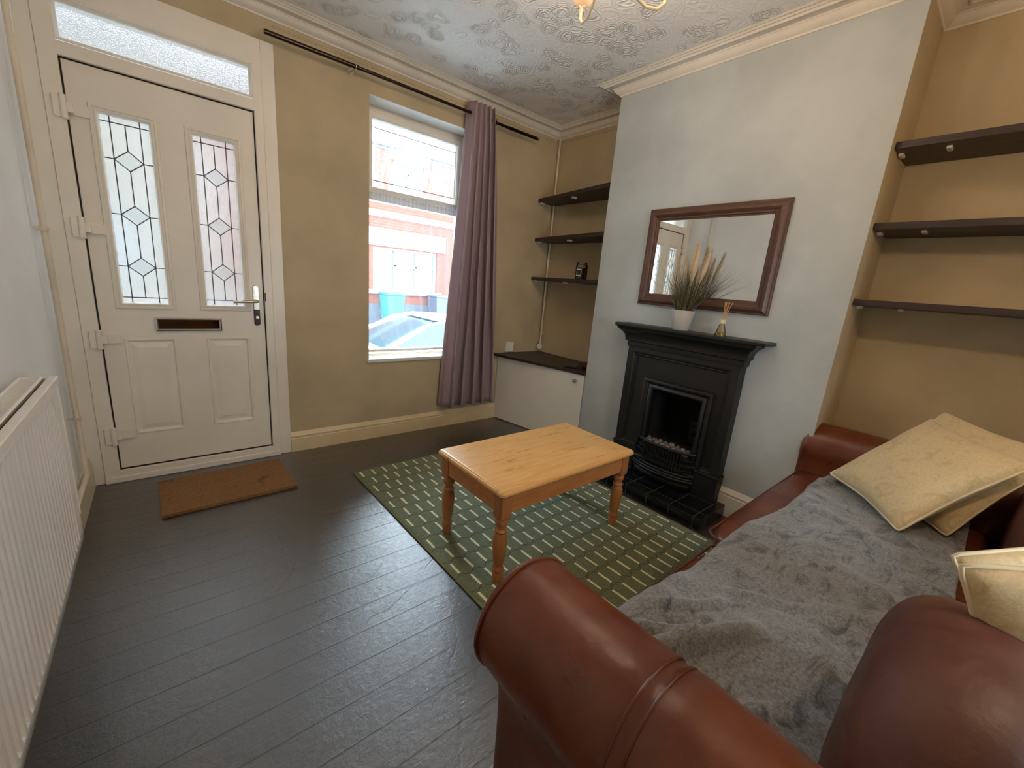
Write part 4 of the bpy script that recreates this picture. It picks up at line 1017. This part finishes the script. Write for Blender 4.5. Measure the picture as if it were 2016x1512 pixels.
def frame(o, ex, ey):
    ex = Vector(ex).normalized(); ey = Vector(ey); ey = (ey-ex*ey.dot(ex)).normalized(); ez = ex.cross(ey)
    m = Matrix.Identity(4)
    for i in range(3): m[i][0] = ex[i]; m[i][1] = ey[i]; m[i][2] = ez[i]; m[i][3] = o[i]
    return m
B_ = Vector((2.37, -2.88, .50)); L_c = Vector((2.70, -2.60, .52)); th = math.radians(45)
nn_ = Vector((.65, -.76, 0))*math.cos(th)+Vector((0, 0, 1))*math.sin(th)
ctr = (B_+L_c)/2+nn_*.215
pillow('cushion', 'cream velvet cushion in front at the far end of the sofa', frame(ctr, L_c-B_, nn_), .45, .45, .07, 2)
off = Vector((.09, -.09, .0))
B2 = B_+Vector((.14, -.10, .0)); L2 = L_c+Vector((.10, -.06, .0)); n2 = Vector((.65, -.76, 0))*math.cos(.86)+Vector((0, 0, 1))*math.sin(.86)
pillow('cushion', 'cream velvet cushion tucked behind another by the far arm', frame((B2+L2)/2+n2*.215, L2-B2, n2), .45, .45, .06, 9)
ra_v = Vector((.52, -.85, .02)); up_v = Vector((.26, -.06, .96))
def corner_pillow(label, c, a, b, w, seed):     # c = visible corner, a and b = edge directions leaving it
    a = a.normalized(); b = b.normalized(); o = Vector(c)+a*w/2+b*w/2
    return pillow('cushion', label, frame(o, a, -b), w, w, .055, seed)
corner_pillow('cream cushion half hidden behind the nearest cream cushion on the sofa', (1.63, -3.005, .775), ra_v*.87+up_v*.48, ra_v*.5-up_v*.87, .40, 15)
c4 = corner_pillow('cream cushion nearest the camera beside the brown leather back cushion', (1.36, -3.015, .868), ra_v*.96+up_v*.28, ra_v*.33-up_v*.94, .40, 21)

# ------------------------------------------------------------------ ceiling light (five arm)
ch = thing('chandelier', 'cream five arm ceiling light with frosted cups', 'ceiling light', (1.67, -1.79, H))
bm = BM(); lathe(bm, [(.055, 0), (.055, -.01), (.03, -.03), (.012, -.04), (.010, -.16), (.022, -.18), (.035, -.21), (.035, -.24), (.018, -.275), (.008, -.30), (.004, -.31)], n=24); obj('stem', bm, 'chand', ch, smooth=.7)
for k in range(5):
    a = math.radians(61+72*k)
    dx, dy = math.cos(a), math.sin(a); bm = BM(); pts = []
    ctrl = [(.02, -.225), (.07, -.26), (.13, -.30), (.19, -.315), (.245, -.305), (.28, -.275), (.285, -.245), (.275, -.225)]
    for r_, z_ in ctrl: pts.append((dx*r_, dy*r_, z_))
    tube(bm, pts, .006, 8); ar = obj('arm', bm, 'chand', ch, smooth=.8)
    c = (dx*.275, dy*.275, 0)
    bm = BM(); lathe(bm, [(.012, -.232), (.026, -.226), (.037, -.214), (.042, -.200), (.0405, -.200), (.035, -.212), (.024, -.222), (.011, -.227)], c, 24, close=False); obj('lamp_cup', bm, 'frost', ar, smooth=.8)
    bm = BM(); lathe(bm, [(.009, -.226), (.011, -.195), (.011, -.165), (.0085, -.16)], c, 14); obj('candle_sleeve', bm, 'chand', ar, smooth=.8)
    bm = BM(); lathe(bm, [(.006, -.161), (.013, -.148), (.017, -.130), (.013, -.108), (.003, -.090)], c, 14); obj('bulb', bm, 'bulb', ar, smooth=.8)

pl = thing('added_fill_pendant', 'added warm globe pendant out of view, lighting the right alcove', 'ceiling light', (1.75, -3.35, H))  # unseen lamp behind the sofa, added to warm the right alcove
bm = BM(); lathe(bm, [(.05, 0), (.05, -.012), (.008, -.025), (.003, -.03), (.003, -.56), (.018, -.565), (.02, -.61)], n=20); obj('flex_and_holder', bm, 'chand', pl, smooth=.7)
bm = BM(); lathe(bm, [(.014, -.61), (.03, -.625), (.045, -.655), (.047, -.675), (.04, -.70), (.02, -.72), (.002, -.723)], n=24); obj('bulb', bm, 'bulb_big', pl, smooth=3.0)
# ------------------------------------------------------------------ street outside
bm = BM(); bx(bm, -14, 26, .3, 60, -.8, -.50); struct('street_road', bm, 'road')
bm = BM(); bx(bm, -14, 26, 8.9, 10.2, -.5, -.36); struct('street_pavement', bm, 'paving')
bm = BM(); bx(bm, -14, 26, .3, 1.7, -.5, -.36); struct('street_pavement_near', bm, 'paving')
YH = 10.2
def out(x8, z8, y=YH):   # helper: scale a place read on the plane y=8 outwards
    k = (y-CAM.y)/(8-CAM.y); return CAM.x+(x8-CAM.x)*k, CAM.z+(z8-CAM.z)*k
hs = thing('house', 'red brick terraced house across the street seen through the window', 'house', (6.3, YH, -.36))
def wallpieces(bm, X0, X1, Z0, Z1, holes, y0, y1):
    xs = sorted({X0, X1, *[h[0] for h in holes], *[h[1] for h in holes]}); zs = sorted({Z0, Z1, *[h[2] for h in holes], *[h[3] for h in holes]})
    for a, b in zip(xs, xs[1:]):
        for c, d in zip(zs, zs[1:]):
            mx, mz = (a+b)/2, (c+d)/2
            if not any(h[0] < mx < h[1] and h[2] < mz < h[3] for h in holes): bx(bm, a, b, y0, y1, c, d)
uw = (6.18, 7.2, 3.85, 4.65); gw = (5.55, 7.8, .75, 2.05)
holes = [uw, gw, (9.3, 10.3, 3.85, 4.65)]
bm = BM(); wallpieces(bm, 1.35, 12, -.36, 5.0, holes, YH, YH+.3); hb = rebase(obj('wall', bm, 'brick'), hs)
def hwin(h, bars, parent=hs):
    x0, x1, z0, z1 = h; bm = BM(); rectframe(bm, (x0, x1, z0, z1), [(0, -.12), (.0, -.05), (.07, -.05), (.07, -.12)], lambda a, b, d: (a, YH-d, b))
    for q in range(1, bars): xx = x0+(x1-x0)*q/bars; bx(bm, xx-.035, xx+.035, YH+.06, YH+.12, z0, z1)
    zz = z0+(z1-z0)*.6; bx(bm, x0, x1, YH+.06, YH+.12, zz-.03, zz+.03)
    f = obj('house_window', bm, 'ext_white'); rebase(f, parent)
    bm = BM(); bx(bm, x0, x1, YH+.13, YH+.15, z0, z1); p = obj('pane', bm, 'pane_dark'); p.parent = f; p.matrix_parent_inverse = (Matrix.Translation(parent.location) @ f.matrix_parent_inverse).inverted()
hwin(uw, 2); hwin(gw, 3); hwin(holes[2], 2)
for a in ((6.0, 7.4, 4.65, 4.95), (6.0, 7.4, 3.75, 3.85), (9.1, 10.5, 4.65, 4.95)):
    bm = BM(); bx(bm, a[0], a[1], YH-.05, YH, a[2], a[3]); rebase(obj('window_lintel', bm, 'ext_white'), hs)
bm = BM(); bx(bm, 1.4, 12, YH-.04, YH, 2.95, 3.13); bx(bm, 5.2, 8.1, YH-.04, YH, 2.10, 2.62); bx(bm, 5.4, 8.0, YH-.08, YH, .62, .75); rebase(obj('stone_band', bm, 'ext_white'), hs)
bm = BM(); bx(bm, 1.4, 12, YH-.03, YH, -.36, .3); rebase(obj('dark_plinth', bm, 'ext_dark'), hs)
bm = BM(); tube(bm, [(1.3, YH-.1, 5.0), (12, YH-.1, 5.0)], .07, 10); bx(bm, 1.3, 12, YH-.04, YH, 4.88, 5.02); rebase(obj('gutter', bm, 'gutter'), hs)
bm = BM(); bx(bm, 1.3, 12, 0, 4.2, -.06, 0); o = obj('roof', bm, 'tiles'); o.rotation_euler = (math.radians(38), 0, 0); o.location = (0, YH-.12, 5.06); rebase(o, hs)
hs2 = thing('house', 'cream rendered house across the street behind the door glass', 'house', (-4, YH, -.36))
bm = BM(); wallpieces(bm, -10, 1.28, -.36, 5.4, [(-1.2, -.2, .7, 2.0)], YH, YH+.3); rebase(obj('wall', bm, 'render'), hs2); hwin((-1.2, -.2, .7, 2.0), 2, hs2)
bm = BM(); bx(bm, -10, 1.25, 0, 4.2, -.06, 0); o = obj('roof', bm, 'tiles'); o.rotation_euler = (math.radians(38), 0, 0); o.location = (0, YH-.12, 5.4); rebase(o, hs2)
def wheelie(x, y, mt_, label):
    b = thing('wheelie_bin', label, 'wheelie bin', (x, y, -.36))
    bm = BM(); r0 = [bm.verts.new((sx*.22, sy*.25, .06)) for sx, sy in ((-1, -1), (1, -1), (1, 1), (-1, 1))]; r1 = [bm.verts.new((sx*.29, sy*.33, .98)) for sx, sy in ((-1, -1), (1, -1), (1, 1), (-1, 1))]
    for k in range(4): bm.faces.new((r0[k], r0[(k+1) % 4], r1[(k+1) % 4], r1[k]))
    bm.faces.new(r0[::-1]); bm.faces.new(r1); obj('bin_body', bm, mt_, b, bevel=.02)
    bm = BM(); bx(bm, -.31, .31, -.36, .37, .98, 1.05); obj('bin_lid', bm, mt_, b, bevel=.02)
    for s in (-1, 1):
        bm = BM(); lathe(bm, [(.1, -.03), (.1, .03)], (s*.22, .27, .1), 16, 'x'); obj('bin_wheel', bm, 'rubber', b)
wheelie(5.95, 9.65, 'binteal', 'teal wheelie bin on the pavement across the street')
wheelie(7.65, 9.65, 'bindark', 'dark grey wheelie bin on the pavement across the street')
# parked car
car = thing('car', 'silver parked car just outside the window', 'car', (3.6, 2.9, -.5))
def loft(bm, secs):
    rings = [[bm.verts.new(p) for p in s] for s in secs]; n = len(rings[0])
    for a, b in zip(rings, rings[1:]):
        for k in range(n): bm.faces.new((a[k], a[(k+1) % n], b[(k+1) % n], b[k]))
    bm.faces.new(rings[0]); bm.faces.new(rings[-1][::-1])
def sec(x, hw, z0, z1, t=.9): return [(x, -hw, z0+.1), (x, -hw*.96, z0), (x, hw*.96, z0), (x, hw, z0+.1), (x, hw, z1-.12), (x, hw*t, z1), (x, -hw*t, z1), (x, -hw, z1-.12)]
bm = BM(); loft(bm, [sec(-1.95, .6, .3, .55), sec(-1.85, .72, .2, .66), sec(-1.1, .8, .18, .74), (sec(-.2, .82, .18, .78)), sec(1.3, .82, .18, .80), sec(1.9, .74, .22, .76), sec(2.0, .62, .35, .6)]); obj('car_body', bm, 'carpaint', car, subsurf=2, smooth=3.0)
bm = BM()
def csec(x, hw, z): return [(x, -hw-.1, .72), (x, hw+.1, .72), (x, hw, z), (x, hw*.8, z+.015), (x, -hw*.8, z+.015), (x, -hw, z)]
loft(bm, [csec(-1.0, .62, .76), csec(-.35, .6, 1.08), csec(.0, .58, 1.14), csec(.8, .58, 1.12), csec(1.5, .6, .82)]); obj('car_windows', bm, 'carglass', car, smooth=.6)
bm = BM()
for s in (-1, 1):
    for pts in ([(-1.0, .70*s, .76), (-.35, .615*s, 1.09), (0, .595*s, 1.15), (.8, .595*s, 1.13), (1.5, .69*s, .82)], [(.25, .69*s, .74), (.25, .6*s, 1.14)]): tube(bm, pts, .022, 8)
bx(bm, -.2, .8, -.5, .5, 1.14, 1.165); obj('roof_panel', bm, 'carpaint', car, bevel=.01)
for x in (-1.25, 1.25):
    for s in (-1, 1):
        bm = BM(); lathe(bm, [(.2, -.09), (.29, -.09), (.3, -.06), (.3, .06), (.29, .09), (.2, .09)], (x, s*.76, .3), 24, 'y'); obj('wheel', bm, 'rubber', car, smooth=.6)
